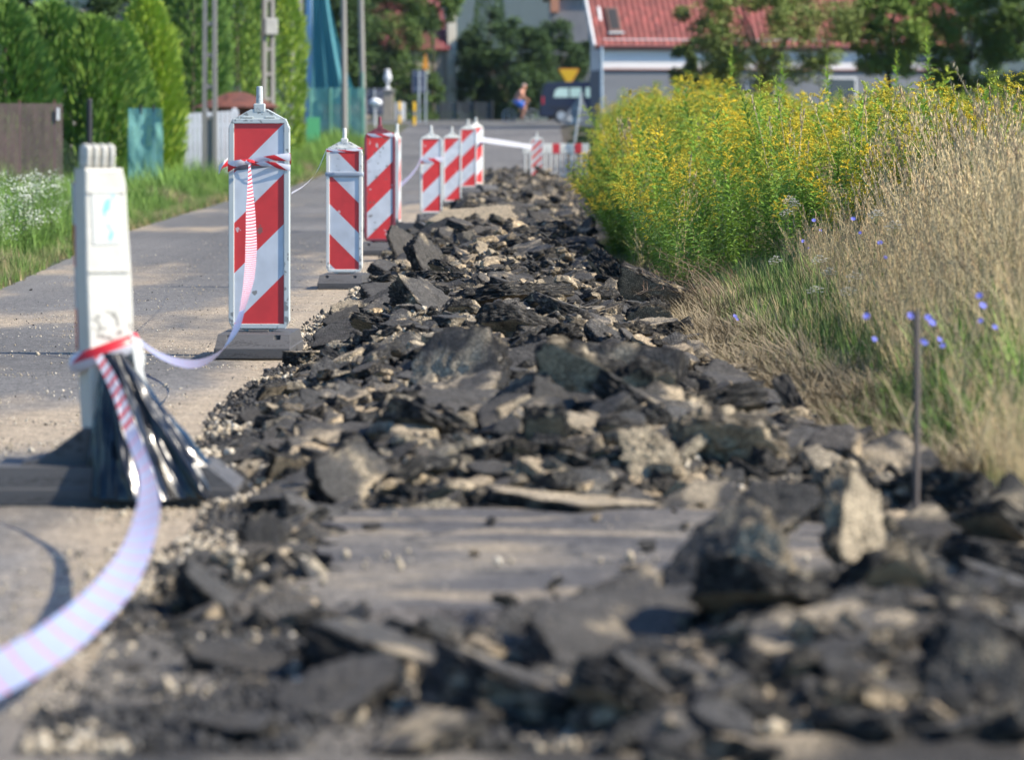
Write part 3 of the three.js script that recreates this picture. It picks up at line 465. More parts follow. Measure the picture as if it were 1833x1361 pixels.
{ // tape from the edge-on beacon towards the near beacon
  const t = thing('warning_tape', 'wide pale tape sagging from the black-bagged beacon down over the road', 'warning tape');
  part('strip', ribbon([[at(176, 636, 11.42), V(0.012, 0.004, 0)], [at(205, 690, 11.1), V(0.014, 0.01, 0)], [at(234, 770, 10.7), V(0.016, 0.008, 0)]], 20, 0.1), tapeStriped, t);
  part('strip', ribbon([[at(234, 770, 10.7), V(0.016, 0.008, 0)], [at(262, 850, 10.05), V(0.019, 0.004, 0)], [at(262, 930, 9.2), V(0.032, 0.006, 0)], [at(216, 1036, 8.2), V(0.03, -0.02, 0)], [at(120, 1132, 7.4), V(0.024, -0.03, 0)], [at(0, 1205, 6.8), V(0.012, -0.036, 0)], [V(-1.0, 0.2, -5.6), V(0.01, -0.036, 0)], [V(-1.2, 0.4, -4.32), V(0, -0.03, 0)]], 90, 0.2), tapePale, t);
  const g = new THREE.TorusGeometry(1, 0.2, 6, 40), p = g.attributes.position; for (let i = 0; i < p.count; i++) p.setXYZ(i, -0.005 + p.getX(i) * 0.088, 0.44 + p.getZ(i) * 0.16 + 0.1 * p.getX(i) * 0.3, p.getY(i) * 0.075); g.computeVertexNormals(); g.translate(X(190, 11.6), 0, -11.6);
  part('wrap', g, tapeStriped, t);
}
{ // tape between the edge-on beacon and the grey-framed one
  const t = thing('warning_tape', 'pink striped tape hanging in a deep loop from the knot on the grey-framed beacon', 'warning tape');
  const S = (px, py, d, w, tw = 0) => [at(px, py, d), V(w * Math.cos(tw), w * Math.sin(tw), 0)];
  part('strip', ribbon([S(447, 292, 19.28, 0.004), S(448, 330, 19.1, 0.012), S(449, 380, 18.8, 0.022), S(450, 440, 18.4, 0.027), S(446, 500, 17.8, 0.024), S(434, 556, 17.2, 0.014, 0.4)], 60, 0.04), tapeStriped, t);
  part('strip', ribbon([S(434, 556, 17.2, 0.014, 0.4), S(420, 596, 16.6, 0.026, 0.6), S(396, 630, 15.8, 0.024, 0.9), S(350, 652, 14.5, 0.016, 1.4), S(290, 638, 13.2, 0.015, 2), S(232, 592, 11.85, 0.014, 2.1), S(212, 570, 11.7, 0.01, 2)], 70, 0.05), tapePale, t);
  const B = V(X(465, 19.35), 0, -19.31), W = (a, y0, b, y1, h0, h1, z = 0) => ribbon([[V(B.x + a, y0, B.z + z), V(0, h0, 0)], [V(B.x + (a + b) / 2, (y0 + y1) / 2 + 0.006, B.z + 0.012 + z), V(0.004, (h0 + h1) / 2 * 0.85, 0.004)], [V(B.x + b, y1, B.z + z), V(0, h1, 0)]], 16, 0.13);
  part('wrap', W(-0.154, 0.94, -0.045, 0.968, 0.026, 0.012), tapeStriped, t); part('wrap', W(-0.045, 0.966, 0.155, 0.99, 0.012, 0.02, 0.004), tapeStriped, t); part('wrap', W(-0.04, 0.96, 0.155, 0.935, 0.012, 0.016, 0.002), tapeStriped, t);
  part('wrap', W(-0.155, 0.965, -0.2, 0.925, 0.02, 0.022, -0.01), tapeStriped, t);
  const back = new THREE.TorusGeometry(1, 0.16, 5, 36), p = back.attributes.position; for (let i = 0; i < p.count; i++) { const x = p.getX(i), y = p.getY(i); p.setXYZ(i, clamp(x * 0.2, -0.153, 0.153), 0.96 + p.getZ(i) * 0.16 + x * 0.02, y > 0 ? 0.03 : -0.036 + y * 0.02); } back.computeVertexNormals(); back.translate(B.x, 0, B.z - 0.04); part('wrap', back, tapeStriped, t);
  part('knot', (() => { const g = new THREE.IcosahedronGeometry(0.016, 3), q = g.attributes.position; for (let i = 0; i < q.count; i++) { const k = 0.7 + 0.7 * fbm(q.getX(i) * 90, q.getY(i) * 90, q.getZ(i) * 90, 2); q.setXYZ(i, q.getX(i) * k * 1.5, q.getY(i) * k * 0.8, q.getZ(i) * k); } g.computeVertexNormals(); g.translate(X(447, 19.28), 0.963, -19.28); return g; })(), tapeStriped, t);
}
const flat = (pts, mat, label, stripe = 0.15) => { const m = top('warning_tape', ribbon(pts, 50, stripe), mat, label, 'warning tape'); return m; };
flat([[at(522, 346, 19.4), V(0.002, 0.006, 0)], [at(545, 332, 21.5), V(0.003, 0.006, 0)], [at(568, 306, 25), V(0.004, 0.005, 0)], [at(585, 267, 28.25), V(0.004, 0.005, 0)]], tapeWhite, 'thin twisted strand of tape between the grey-framed and the strapped beacon');
{ const s = at(617, 268, 28.22); flat([[V(s.x - 0.135, s.y - 0.004, s.z), V(0, 0.011, 0)], [V(s.x, s.y - 0.01, s.z + 0.012), V(0, 0.008, 0)], [V(s.x + 0.13, s.y + 0.004, s.z), V(0, 0.011, 0)]], tapeStriped, 'strip of tape tied across the top of the strapped beacon'); }
{ const s = at(680, 242, 36.5); flat([[V(s.x - 0.12, s.y - 0.005, s.z), V(0, 0.02, 0)], [V(s.x, s.y - 0.005, s.z + 0.015), V(0, 0.016, 0)], [V(s.x + 0.13, s.y + 0.005, s.z), V(0, 0.02, 0)]], tapeStriped, 'strip of tape stuck across the top of the maroon-framed beacon'); }
flat([[at(713, 335, 45.4), V(0.004, 0.03, 0)], [at(730, 320, 46.7), V(0.004, 0.03, 0)], [at(745, 302, 48.6), V(0.004, 0.03, 0)], [at(755, 283, 50.6), V(0.004, 0.03, 0)]], tapePale, 'pink tape sagging between the edge-on and the taped white-framed beacon');
{ const s = at(772, 288, 50.7); flat([[V(s.x - 0.15, s.y, s.z), V(0, 0.035, 0)], [V(s.x, s.y, s.z + 0.02), V(0, 0.033, 0)], [V(s.x + 0.16, s.y + 0.015, s.z), V(0, 0.038, 0)]], tapeStriped, 'band of tape tied round the middle of the taped white-framed beacon', 0.2); }
flat([[at(856, 249, 66.2), V(0, 0.04, 0)], [at(890, 254, 70), V(0, 0.045, 0)], [at(925, 259, 76), V(0, 0.045, 0)], [at(951, 263, 82.8), V(0, 0.04, 0)]], tapeWhite, 'straight white tape stretched from the raised beacon to the crumpled one');
// ---------------------------------------------------------------- steel stake
{ const d = 10.2, t = thing('steel_stake', 'thin rusty steel stake driven upright at the grass edge', 'stake', [X(1640, d), 0, -d]); const g = new THREE.CylinderGeometry(0.0088, 0.0088, 0.7, 12, 30); const p = g.attributes.position; for (let i = 0; i < p.count; i++) { const y = p.getY(i), k = 1 + 0.1 * (Math.round(y * 90) % 2); p.setXYZ(i, p.getX(i) * k + 0.004 * Math.sin(y * 5) + y * -0.012, y, p.getZ(i) * k); } g.computeVertexNormals(); g.translate(0, 0.27, 0); part('rod', g, M.steel, t); part('tip', mv(cyl(0.0105, 0.0095, 0.012, 0, 0, 0, 10), -0.004, 0.622, 0), M.steel, t); }
// ---------------------------------------------------------------- low red and white barrier
{
  const d = 88, t = thing('road_barrier', 'low barrier with a red and white rail over thin pale pickets', 'barrier', [X(995, d), rise(d) + 0.12, -d], 0.12);
  const w = 1.5, bay = w / 9; for (let i = 0; i < 9; i++) part('rail_block', bx(bay - 0.002, 0.22, 0.05, -w / 2 + bay * (i + 0.5), 0.66, 0, 0.008), i % 3 === 1 ? std([0.5, 0.03, 0.04], 0.5) : M.whitePlastic, t);
  for (let i = 0; i < 13; i++) part('picket', bx(0.036, 0.5, 0.03, -w / 2 + 0.06 + i * 0.115, 0.3, 0, 0.008), M.whitePlastic, t);
  part('bottom_rail', bx(w, 0.06, 0.04, 0, 0.04, -0.002, 0.008), M.whitePlastic, t);
  for (const s of [-1, 1]) part('foot', bx(0.08, 0.05, 0.5, s * w * 0.42, -0.015, 0, 0.01), M.rubber, t);
}
// ---------------------------------------------------------------- roadside plants
const GREEN = [0.15, 0.3, 0.04], LIME = [0.33, 0.45, 0.06], DEEP = [0.05, 0.12, 0.025], STRAW = [0.54, 0.45, 0.26], STRAW2 = [0.4, 0.31, 0.165], GOLD = [0.9, 0.74, 0.06];
function goldenrod(seed, bloom, h = 1.35) {
  const R = rng(seed), v = new Veg(), lean = (R() - 0.5) * 0.12, la = R() * 6.28, pts = [];
  for (let i = 0; i <= 6; i++) { const t = i / 6; pts.push(V(Math.cos(la) * lean * t * t, h * t, Math.sin(la) * lean * t * t)); }
  const S = (t) => { const f = clamp(t) * 6, k = Math.min(5, Math.floor(f)); return pts[k].clone().lerp(pts[k + 1], f - k); };
  v.stem(pts, 0.0042, 0.0015, [0.15, 0.24, 0.05]);
  const nl = 78;
  for (let i = 0; i < nl; i++) {
    const t = 0.12 + 0.8 * i / nl, az = i * 2.4 + R() * 0.5, el = mix(-0.1, 0.75, t) + (R() - 0.5) * 0.4, len = mix(0.095, 0.15, R()) * (1 - 0.5 * Math.max(0, t - 0.6) / 0.4), dir = V(Math.cos(az) * Math.cos(el), Math.sin(el), Math.sin(az) * Math.cos(el)), side = V(-Math.sin(az), 0, Math.cos(az));
    const c = mix3(GREEN, LIME, R() * R() * 0.8); v.leaf(S(t), dir, side, len, 0.025 + 0.008 * R(), c, 0.35 * R());
  }
  const fc = bloom === 2 ? GOLD : bloom === 1 ? [0.58, 0.66, 0.08] : [0.24, 0.32, 0.05], nb = bloom ? 11 : 8;
  for (let b = 0; b < nb; b++) {
    const t = 0.78 + 0.22 * b / nb, az = b * 2.4 + R(), L = (bloom ? 0.2 : 0.1) * (1.15 - 0.75 * b / nb) * (0.7 + 0.6 * R()), o = S(t), q = [];
    for (let i = 0; i <= 4; i++) { const u = i / 4; q.push(V(o.x + Math.cos(az) * L * u * 0.8, o.y + L * (0.75 * u - 0.4 * u * u), o.z + Math.sin(az) * L * u * 0.8)); }
    v.stem(q, 0.0015, 0.0006, LIME, 3);
    const nf = bloom ? 30 : 12;
    for (let i = 0; i < nf; i++) { const u = 0.12 + 0.88 * i / nf, f = u * 4, k = Math.min(3, Math.floor(f)), p = q[k].clone().lerp(q[k + 1], f - k); p.add(V((R() - 0.5) * 0.012, 0.004 + R() * 0.014, (R() - 0.5) * 0.012)); v.blob(p, bloom ? 0.0085 : 0.006, mix3(fc, bloom === 2 ? [0.55, 0.45, 0.03] : LIME, R() * 0.6), R); }
  }
  const tp = S(1); for (let i = 0; i < (bloom ? 40 : 18); i++) v.blob(V(tp.x + (R() - 0.5) * 0.03, tp.y + (R() - 0.6) * 0.08, tp.z + (R() - 0.5) * 0.03), 0.006, mix3(fc, LIME, R() * 0.5), R);
  if (!bloom) for (let i = 0; i < 30; i++) { const t = 0.8 + 0.2 * i / 30, az = i * 2.4, el = 1.0, dir = V(Math.cos(az) * Math.cos(el), Math.sin(el), Math.sin(az) * Math.cos(el)); v.leaf(S(t), dir, V(-Math.sin(az), 0, Math.cos(az)), 0.06, 0.008, LIME, 0.1); }
  return v.geo();
}
const GR = [goldenrod(1, 2), goldenrod(2, 2), goldenrod(3, 1), goldenrod(4, 1), goldenrod(5, 1), goldenrod(6, 0), goldenrod(7, 0)];
// where goldenrod grows: its edge along the strip, and the dry grass before it
const goldEdge = (d) => d < 25 ? 1.35 + (25 - d) * 0.55 : mix(1.1, 2.9, sst(d, 30, 85)) + 0.35 * (fbm(d * 0.45, 2, 5, 3) - 0.5);
{
  const R = rng(31), L = GR.map(() => []), front = [];
  const add = (x, d, dens) => {
    if (x < goldEdge(d) || x > X(1960, d)) return;
    const clump = fbm(x * 0.7, d * 0.35, 14, 3); if (R() > dens * (clump < 0.4 ? 0.35 : 0.3 + clump)) return;
    const e = x - goldEdge(d), patch = fbm(x * 0.5 + 3, d * 0.22, 21, 3); let k;
    if (R() < (patch > 0.5 ? 0.62 : 0.3)) k = R() < 0.5 ? 0 : 1; else if (R() < 0.62) k = 2 + Math.floor(R() * 3); else k = 5 + Math.floor(R() * 2);
    const s = (0.58 + 0.42 * R()) * mix(0.86, 1.22, sst(d, 26, 70)) * (0.82 + 0.2 * sst(e, 0, 0.7)) * (0.95 + 0.5 * (fbm(x * 0.9, d * 0.4, 8, 3) - 0.5)) * (R() < 0.008 ? 1.18 : 1), G = 0.62, gi = Math.floor(x / G), gj = Math.floor(d / G), gx = (gi + 0.2 + 0.6 * h3(gi, gj, 1)) * G, gd = (gj + 0.2 + 0.6 * h3(gi, gj, 2)) * G, lx = clamp((x - gx) * 1.3, -0.5, 0.5) - (e < 0.4 ? 0.15 : 0) + (R() - 0.5) * 0.2, ld = clamp((gd - d) * 1.3, -0.5, 0.5) + (R() - 0.5) * 0.2, far = Math.hypot(x - gx, d - gd), s2 = s * (1.12 - 0.45 * far) * (0.86 + 0.3 * h3(gi, gj, 5));
    const m = new THREE.Matrix4().compose(V(x, vergeH(x, d) - 0.03, -d), new THREE.Quaternion().setFromEuler(new THREE.Euler(ld, 0, -lx)).multiply(new THREE.Quaternion().setFromAxisAngle(V(0, 1, 0), R() * 6.28)), V(s2, s2, s2));
    if (e < 0.45 && d < 34 && d > 24 && front.length < 46) front.push([k, m]); else L[k].push(m);
  };
  for (let i = 0; i < 3600; i++) { const d = 17 + 24 * R(), x = goldEdge(d) + R() * 1.6; add(x, d, 0.8); }
  for (let i = 0; i < 6500; i++) { const d = 18 + 82 * Math.pow(R(), 1.3), x = mix(goldEdge(d), X(1900, d), R()); add(x, d, 0.75); }
  for (let i = 0; i < 2600; i++) { const d = 38 + 70 * R(), x = goldEdge(d) + R() * 1.2; add(x, d, 0.8); }
  const nm = ['golden yellow flowering goldenrod massed along the verge', 'yellow flowering goldenrod crowded behind the dry grass', 'yellow-green budding goldenrod massed along the verge', 'lime-topped goldenrod crowded behind the dry grass', 'half-open goldenrod stems massed beside the dug-up strip', 'leafy green goldenrod stems without flowers along the verge', 'leafy pale-topped weeds among the goldenrod'];
  GR.forEach((g, i) => scatter('goldenrod', g, M.leaf, L[i], nm[i], 'goldenrod', scene, 0.4));
  const lb = ['flowering goldenrod stem at the edge of the thicket over the strip', 'budding goldenrod stem at the edge of the thicket over the strip', 'flowerless leafy goldenrod stem at the edge of the thicket over the strip'];
  for (const [k, m] of front) { const q = k < 2 ? 0 : k < 5 ? 1 : 2, o = top('goldenrod_plant', GR[k], M.leaf, lb[q], 'goldenrod', ['flowering edge goldenrods', 'budding edge goldenrods', 'leafy edge goldenrods'][q]); m.decompose(o.position, o.quaternion, o.scale); }
  // two tall sprays standing above the rest
  for (const [px, py, d, w] of [[1482, 98, 34, 0.3], [1310, 78, 40, 0], [1400, 92, 36, 0], [1664, 45, 33, 0.4], [1600, 88, 33, 0]]) { const x = X(px, d), y0 = vergeH(x, d), o = top('goldenrod_plant', goldenrod(90 + px, 0, Y(py, d) - y0), M.leaf, 'tall flowerless stem rising above the goldenrod thicket', 'goldenrod', 'tall flowerless stems'); o.position.set(x, y0 - 0.02, -d); }
}
// grasses
function clump(seed, n, h, spread, w, c0, c1, curl = 0.25) { const R = rng(seed), v = new Veg(); for (let i = 0; i < n; i++) { const a = R() * 6.28, r = Math.sqrt(R()) * spread; const hh = h * (0.45 + 0.75 * R()); v.blade(V(Math.cos(a) * r, 0, Math.sin(a) * r), R() * 6.28, hh, w * (0.6 + 0.7 * R()), hh * 0.3 * R(), hh * curl * (0.3 + R()), ...(() => { const k = mix3(c0, c1, R()); return [k, k]; })()); } return v.geo(); }
function dryGrass(seed, h) {
  const R = rng(seed), v = new Veg();
  for (let i = 0; i < 8; i++) {
    const a = R() * 6.28, r = Math.sqrt(R()) * 0.09, hh = h * (0.6 + 0.5 * R()), az = R() * 6.28, ln = hh * (0.05 + 0.5 * R() * R()), pts = [], c = mix3(STRAW, STRAW2, R());
    for (let k = 0; k <= 5; k++) { const t = k / 5; pts.push(V(Math.cos(a) * r + Math.cos(az) * ln * t * t, hh * t, Math.sin(a) * r + Math.sin(az) * ln * t * t)); }
    v.stem(pts, 0.003, 0.0016, c, 3);
    const tip = pts[5], pr = pts[4], hd = 0.08 + 0.1 * R(), fat = 0.008 + 0.012 * R();
    const hc = R() < 0.3 ? mix3(c, [0.3, 0.17, 0.1], 0.6) : c; for (let k = 0; k < 22; k++) { const t = k / 22, q = tip.clone().lerp(pr, t * hd / (hh * 0.2)); q.add(V((R() - 0.5) * fat, 0, (R() - 0.5) * fat).multiplyScalar(Math.sin(0.3 + t * 2.7) * 1.6)); v.leaf(q, V((R() - 0.5) * 0.6, 1, (R() - 0.5) * 0.6).normalize(), V(R() - 0.5, 0, R() - 0.5).normalize(), 0.018 + 0.014 * R(), 0.006, mix3(hc, [0.5, 0.4, 0.24], R() * 0.5)); }
    for (let k = 0; k < 3; k++) v.blade(pts[1 + k].clone(), R() * 6.28, 0.12 + 0.1 * R(), 0.004, 0.08, 0.1, c, STRAW2, 3);
  }
  for (let i = 0; i < 12; i++) { const a = R() * 6.28, r = Math.sqrt(R()) * 0.1; v.blade(V(Math.cos(a) * r, 0, Math.sin(a) * r), R() * 6.28, h * (0.25 + 0.4 * R()), 0.008, 0.1, 0.12 * R(), mix3(STRAW2, [0.11, 0.19, 0.04], R()), mix3(STRAW, [0.2, 0.3, 0.06], R() * 0.8), 4); }
  return v.geo();
}
const GG = [clump(1, 46, 0.26, 0.1, 0.0055, [0.075, 0.14, 0.025], [0.16, 0.27, 0.045]), clump(2, 46, 0.32, 0.11, 0.006, [0.085, 0.16, 0.025], [0.2, 0.32, 0.055], 0.4), clump(3, 40, 0.2, 0.1, 0.005, [0.2, 0.18, 0.08], [0.45, 0.37, 0.2], 0.35), clump(4, 36, 0.42, 0.09, 0.007, [0.085, 0.18, 0.025], [0.2, 0.34, 0.05], 0.3)];
const DG = [dryGrass(1, 1.0), dryGrass(2, 0.9), dryGrass(3, 0.72), dryGrass(4, 1.1)];
{
  const R = rng(57), L = GG.map(() => []), D = DG.map(() => []);
  const inFrame = (x, d) => x < X(1900, d);
  for (let i = 0; i < 15000; i++) { // low grass on the verge
    const d = 8.3 + 32 * Math.pow(R(), 1.5), x = RR(d) + 0.06 + Math.pow(R(), 1.15) * 2.6; if (!inFrame(x, d)) continue;
    const e = x - RR(d), n = fbm(x * 2.2, d * 1.1, 41, 3); if (d > 11.5 && e < 0.3 && n < 0.52 && R() < 0.8) continue;
    if (d > 25 && x > goldEdge(d) + 0.4) continue;
    const dry = fbm(x * 1.2, d * 0.6, 47, 3) + (d > 14.5 ? 0.1 : -0.06) + (d > 14.5 && e < 0.8 ? 0.08 : 0), k = dry > 0.5 ? (R() < 0.7 ? 2 : 0) : R() < 0.4 ? 0 : R() < 0.7 ? 1 : 3;
    L[k].push(trs(x, vergeH(x, d) - 0.02, -d, R() * 6.28, (0.5 + 0.55 * R()) * (0.4 + 0.5 * sst(e, 0.05, 0.6)), (R() - 0.5) * 0.4, (R() - 0.3) * 0.4));
  }
  for (let i = 0; i < 3600; i++) { // tall dry grass
    const d = 10.5 + 17 * R(), x0 = d < 14 ? mix(1.42, 1.5, (d - 10.5) / 3.5) : mix(1.5, 1.75, sst(d, 14, 24)), x = x0 + Math.pow(R(), 1.2) * 2.6; if (!inFrame(x, d)) continue;
    if (x > goldEdge(d) + 0.9 || R() > 0.55 + 0.6 * (fbm(x * 1.1, d * 0.6, 61, 3) - 0.3)) continue;
    const e = x - x0, k = Math.floor(R() * 4), s = (0.36 + 0.62 * sst(e, 0, 0.9)) * (0.65 + 0.55 * R());
    D[k].push(trs(x, vergeH(x, d) - 0.02, -d, R() * 6.28, s, (R() - 0.5) * 0.22, (R() - 0.35) * 0.3));
  }
  for (let i = 0; i < 260; i++) { const d = 24 + 50 * R(), x = goldEdge(d) + R() * 4; if (inFrame(x, d)) D[Math.floor(R() * 2)].push(trs(x, vergeH(x, d), -d, R() * 6, 0.95 + 0.3 * R(), (R() - 0.5) * 0.1, (R() - 0.5) * 0.1)); }
  const gl = ['short green grass on the verge beside the strip', 'lush bright grass around the steel stake and the verge', 'yellowed low grass on the verge bank', 'broad-bladed fresh grass on the verge'];
  GG.forEach((g, i) => scatter('grass', g, M.farLeaf, L[i], gl[i], 'grass', scene, 0.5));
  const dl = ['tall straw-coloured dry grass on the verge', 'dense dry grass with seed heads on the verge', 'shorter dry grass at the foot of the verge bank', 'tallest dry grass with brown seed heads before the goldenrod']; DG.forEach((g, i) => scatter('dry_grass', g, M.farLeaf, D[i], dl[i], 'dry grass', scene, 0.6));
  // loose straw stalks leaning out of the verge
  for (const [px, py, d, h, lean] of [[1665, 700, 12, 0.42, -0.5], [1722, 800, 11.4, 0.4, 0.4], [1690, 640, 12.6, 0.4, 0.25], [1760, 760, 11.6, 0.5, -0.3]]) { const v = new Veg(), p = []; for (let k = 0; k <= 6; k++) { const t = k / 6; p.push(V(lean * h * t * 0.7, h * t * (1 - 0.15 * t), 0.02 * Math.sin(t * 5))); } v.stem(p, 0.005, 0.002, STRAW, 5); v.blade(p[3], 0.4 + lean * 3, 0.14, 0.008, 0.06, 0.08, STRAW, STRAW2); v.blade(p[5], 2.4, 0.1, 0.006, 0.06, 0.08, STRAW, STRAW2); const o = top('straw_stalk', v.geo(), M.leaf, 'thick bleached straw stalk leaning across the green grass', 'dry stalk', 'leaning bleached stalks'); o.position.set(X(px, d), vergeH(X(px, d), d), -d); }
}
// chicory, wild carrot and a dead shrub at the bank
function chicory(seed, h) { const R = rng(seed), v = new Veg(), pts = []; for (let k = 0; k <= 6; k++) { const t = k / 6; pts.push(V(0.04 * Math.sin(t * 3 + seed), h * t, 0.03 * Math.cos(t * 4 + seed))); } v.stem(pts, 0.003, 0.0015, [0.12, 0.15, 0.06], 4);
  const fl = [[pts[6], 0.015], [pts[5].clone().add(V(0.02, 0.01, 0.01)), 0.011]]; for (const [p, r] of fl) { const nx = V(R() - 0.5, 0.6, 0.7).normalize(), e1 = V().crossVectors(nx, V(0, 1, 0.1)).normalize(), e2 = V().crossVectors(nx, e1); for (let i = 0; i < 14; i++) { const a = i / 14 * 6.283, dir = e1.clone().multiplyScalar(Math.cos(a)).addScaledVector(e2, Math.sin(a)).addScaledVector(nx, 0.25).normalize(); v.leaf(p, dir, V().crossVectors(nx, dir).normalize(), r, r * 0.42, mix3([0.17, 0.19, 0.68], [0.28, 0.3, 0.8], R()), 0, 0.05); } }
  for (let k = 1; k < 5; k++) v.leaf(pts[k], V(Math.cos(k * 2), 0.6, Math.sin(k * 2)).normalize(), V(-Math.sin(k * 2), 0, Math.cos(k * 2)), 0.05, 0.008, GREEN, 0.2); return v.geo(); }
for (const [px, py, d] of [[1572, 566, 12.6], [1622, 570, 12.0], [1640, 566, 12.1], [1654, 570, 12.6], [1742, 530, 12.4], [1758, 548, 12.5], [1685, 578, 12.2], [1452, 395, 22], [1448, 432, 22], [1538, 392, 19], [1512, 362, 24], [1325, 575, 19.5], [1590, 435, 17], [1460, 318, 26]]) { const x = X(px, d), y0 = vergeH(x, d), o = top('chicory_plant', chicory(px + py, Math.max(0.15, Y(py, d) - y0)), M.leaf, 'slender chicory with small blue flowers in the verge grass', 'chicory', 'blue chicory in the verge grass'); o.position.set(x, y0, -d); }
function umbel(seed, h, c = [0.72, 0.72, 0.68]) { const R = rng(seed), v = new Veg(); v.stem([V(0, 0, 0), V(0.01, h * 0.5, 0.01), V(0.02, h * 0.92, 0)], 0.003, 0.0018, [0.16, 0.2, 0.08]); const o = V(0.02, h * 0.92, 0); for (let i = 0; i < 17; i++) { const a = i * 2.4, r = 0.042 * Math.sqrt(i / 17), e = V(o.x + Math.cos(a) * r, h + 0.012 * Math.cos(a + 1) + 0.02 * (1 - i / 17) + 0.008 * R(), o.z + Math.sin(a) * r); v.stem([o, e], 0.0009, 0.0007, [0.2, 0.24, 0.1], 3); for (let k = 0; k < 12; k++) v.blob(V(e.x + (R() - 0.5) * 0.016, e.y + R() * 0.004, e.z + (R() - 0.5) * 0.016), 0.003, mix3(c, [0.55, 0.55, 0.45], R() * 0.5), R); } for (let k = 0; k < 14; k++) { const t = 0.1 + 0.6 * R(), a = R() * 6.28; v.leaf(V(0.01, h * t, 0), V(Math.cos(a), 0.5, Math.sin(a)).normalize(), V(-Math.sin(a), 0, Math.cos(a)), 0.05, 0.006, GREEN, 0.3); } return v.geo(); }
for (const [px, py, d] of [[1405, 362, 23], [1415, 370, 23.3], [1560, 388, 19], [1590, 410, 18], [1450, 525, 18.6], [1508, 528, 18], [1400, 385, 23], [1520, 500, 18.4], [1458, 470, 20], [1475, 492, 19.6], [1380, 470, 21.5]]) { const x = X(px, d), y0 = vergeH(x, d), o = top('wild_carrot', umbel(px, Math.max(0.15, Y(py, d) - y0)), M.leaf, 'wild carrot with a flat whitish flower head in the dry grass', 'wild carrot', 'whitish wild carrots in the dry grass'); o.position.set(x, y0, -d); }
{ const R = rng(8), v = new Veg(); for (let i = 0; i < 45; i++) { let p = V((R() - 0.5) * 0.35, 0, (R() - 0.5) * 0.35); const a = 3.14 + (R() - 0.5) * 2.6, q = [p]; let el = 0.9 * R() + 0.15; for (let k = 0; k < 5; k++) { p = p.clone().add(V(Math.cos(a + (R() - 0.5)) * 0.09 * Math.cos(el), 0.09 * Math.sin(el), Math.sin(a + (R() - 0.5)) * 0.09)); el -= 0.18; q.push(p); if (R() < 0.7) v.stem([p, p.clone().add(V((R() - 0.5) * 0.12, 0.06 * R(), (R() - 0.5) * 0.12))], 0.0018, 0.001, [0.2, 0.13, 0.09], 3); } v.stem(q, 0.003, 0.0015, mix3([0.16, 0.11, 0.08], STRAW2, R()), 4); } const o = top('dead_bush', v.geo(), M.leaf, 'tangle of dead brown twigs on the bank at the edge of the strip', 'dead twigs'); const d = 23, x = 1.36; o.position.set(x, vergeH(x, d) + 0.02, -d); o.scale.setScalar(1.15); }
{ // roots and dry turf hanging over the soil edge
  const R = rng(12), v = new Veg(); for (let i = 0; i < 60; i++) v.blade(V((R() - 0.5) * 0.12, 0, (R() - 0.5) * 0.12), R() * 6.28, 0.03 + 0.05 * R(), 0.003, 0.06, 0.12 * R(), [0.15, 0.12, 0.075], [0.26, 0.21, 0.125], 3);
  const g = v.geo(), L = []; for (let i = 0; i < 1500; i++) { const d = 11.5 + 19 * Math.pow(R(), 1.4), x = RR(d) + 0.05 + 0.36 * R(); L.push(trs(x, vergeH(x, d) - 0.01, -d, R() * 6, 0.8 + R(), (R() - 0.5), (R() - 0.5))); } scatter('dry_turf', g, M.farLeaf, L, 'torn brown turf and roots along the cut edge of the verge', 'turf');
}
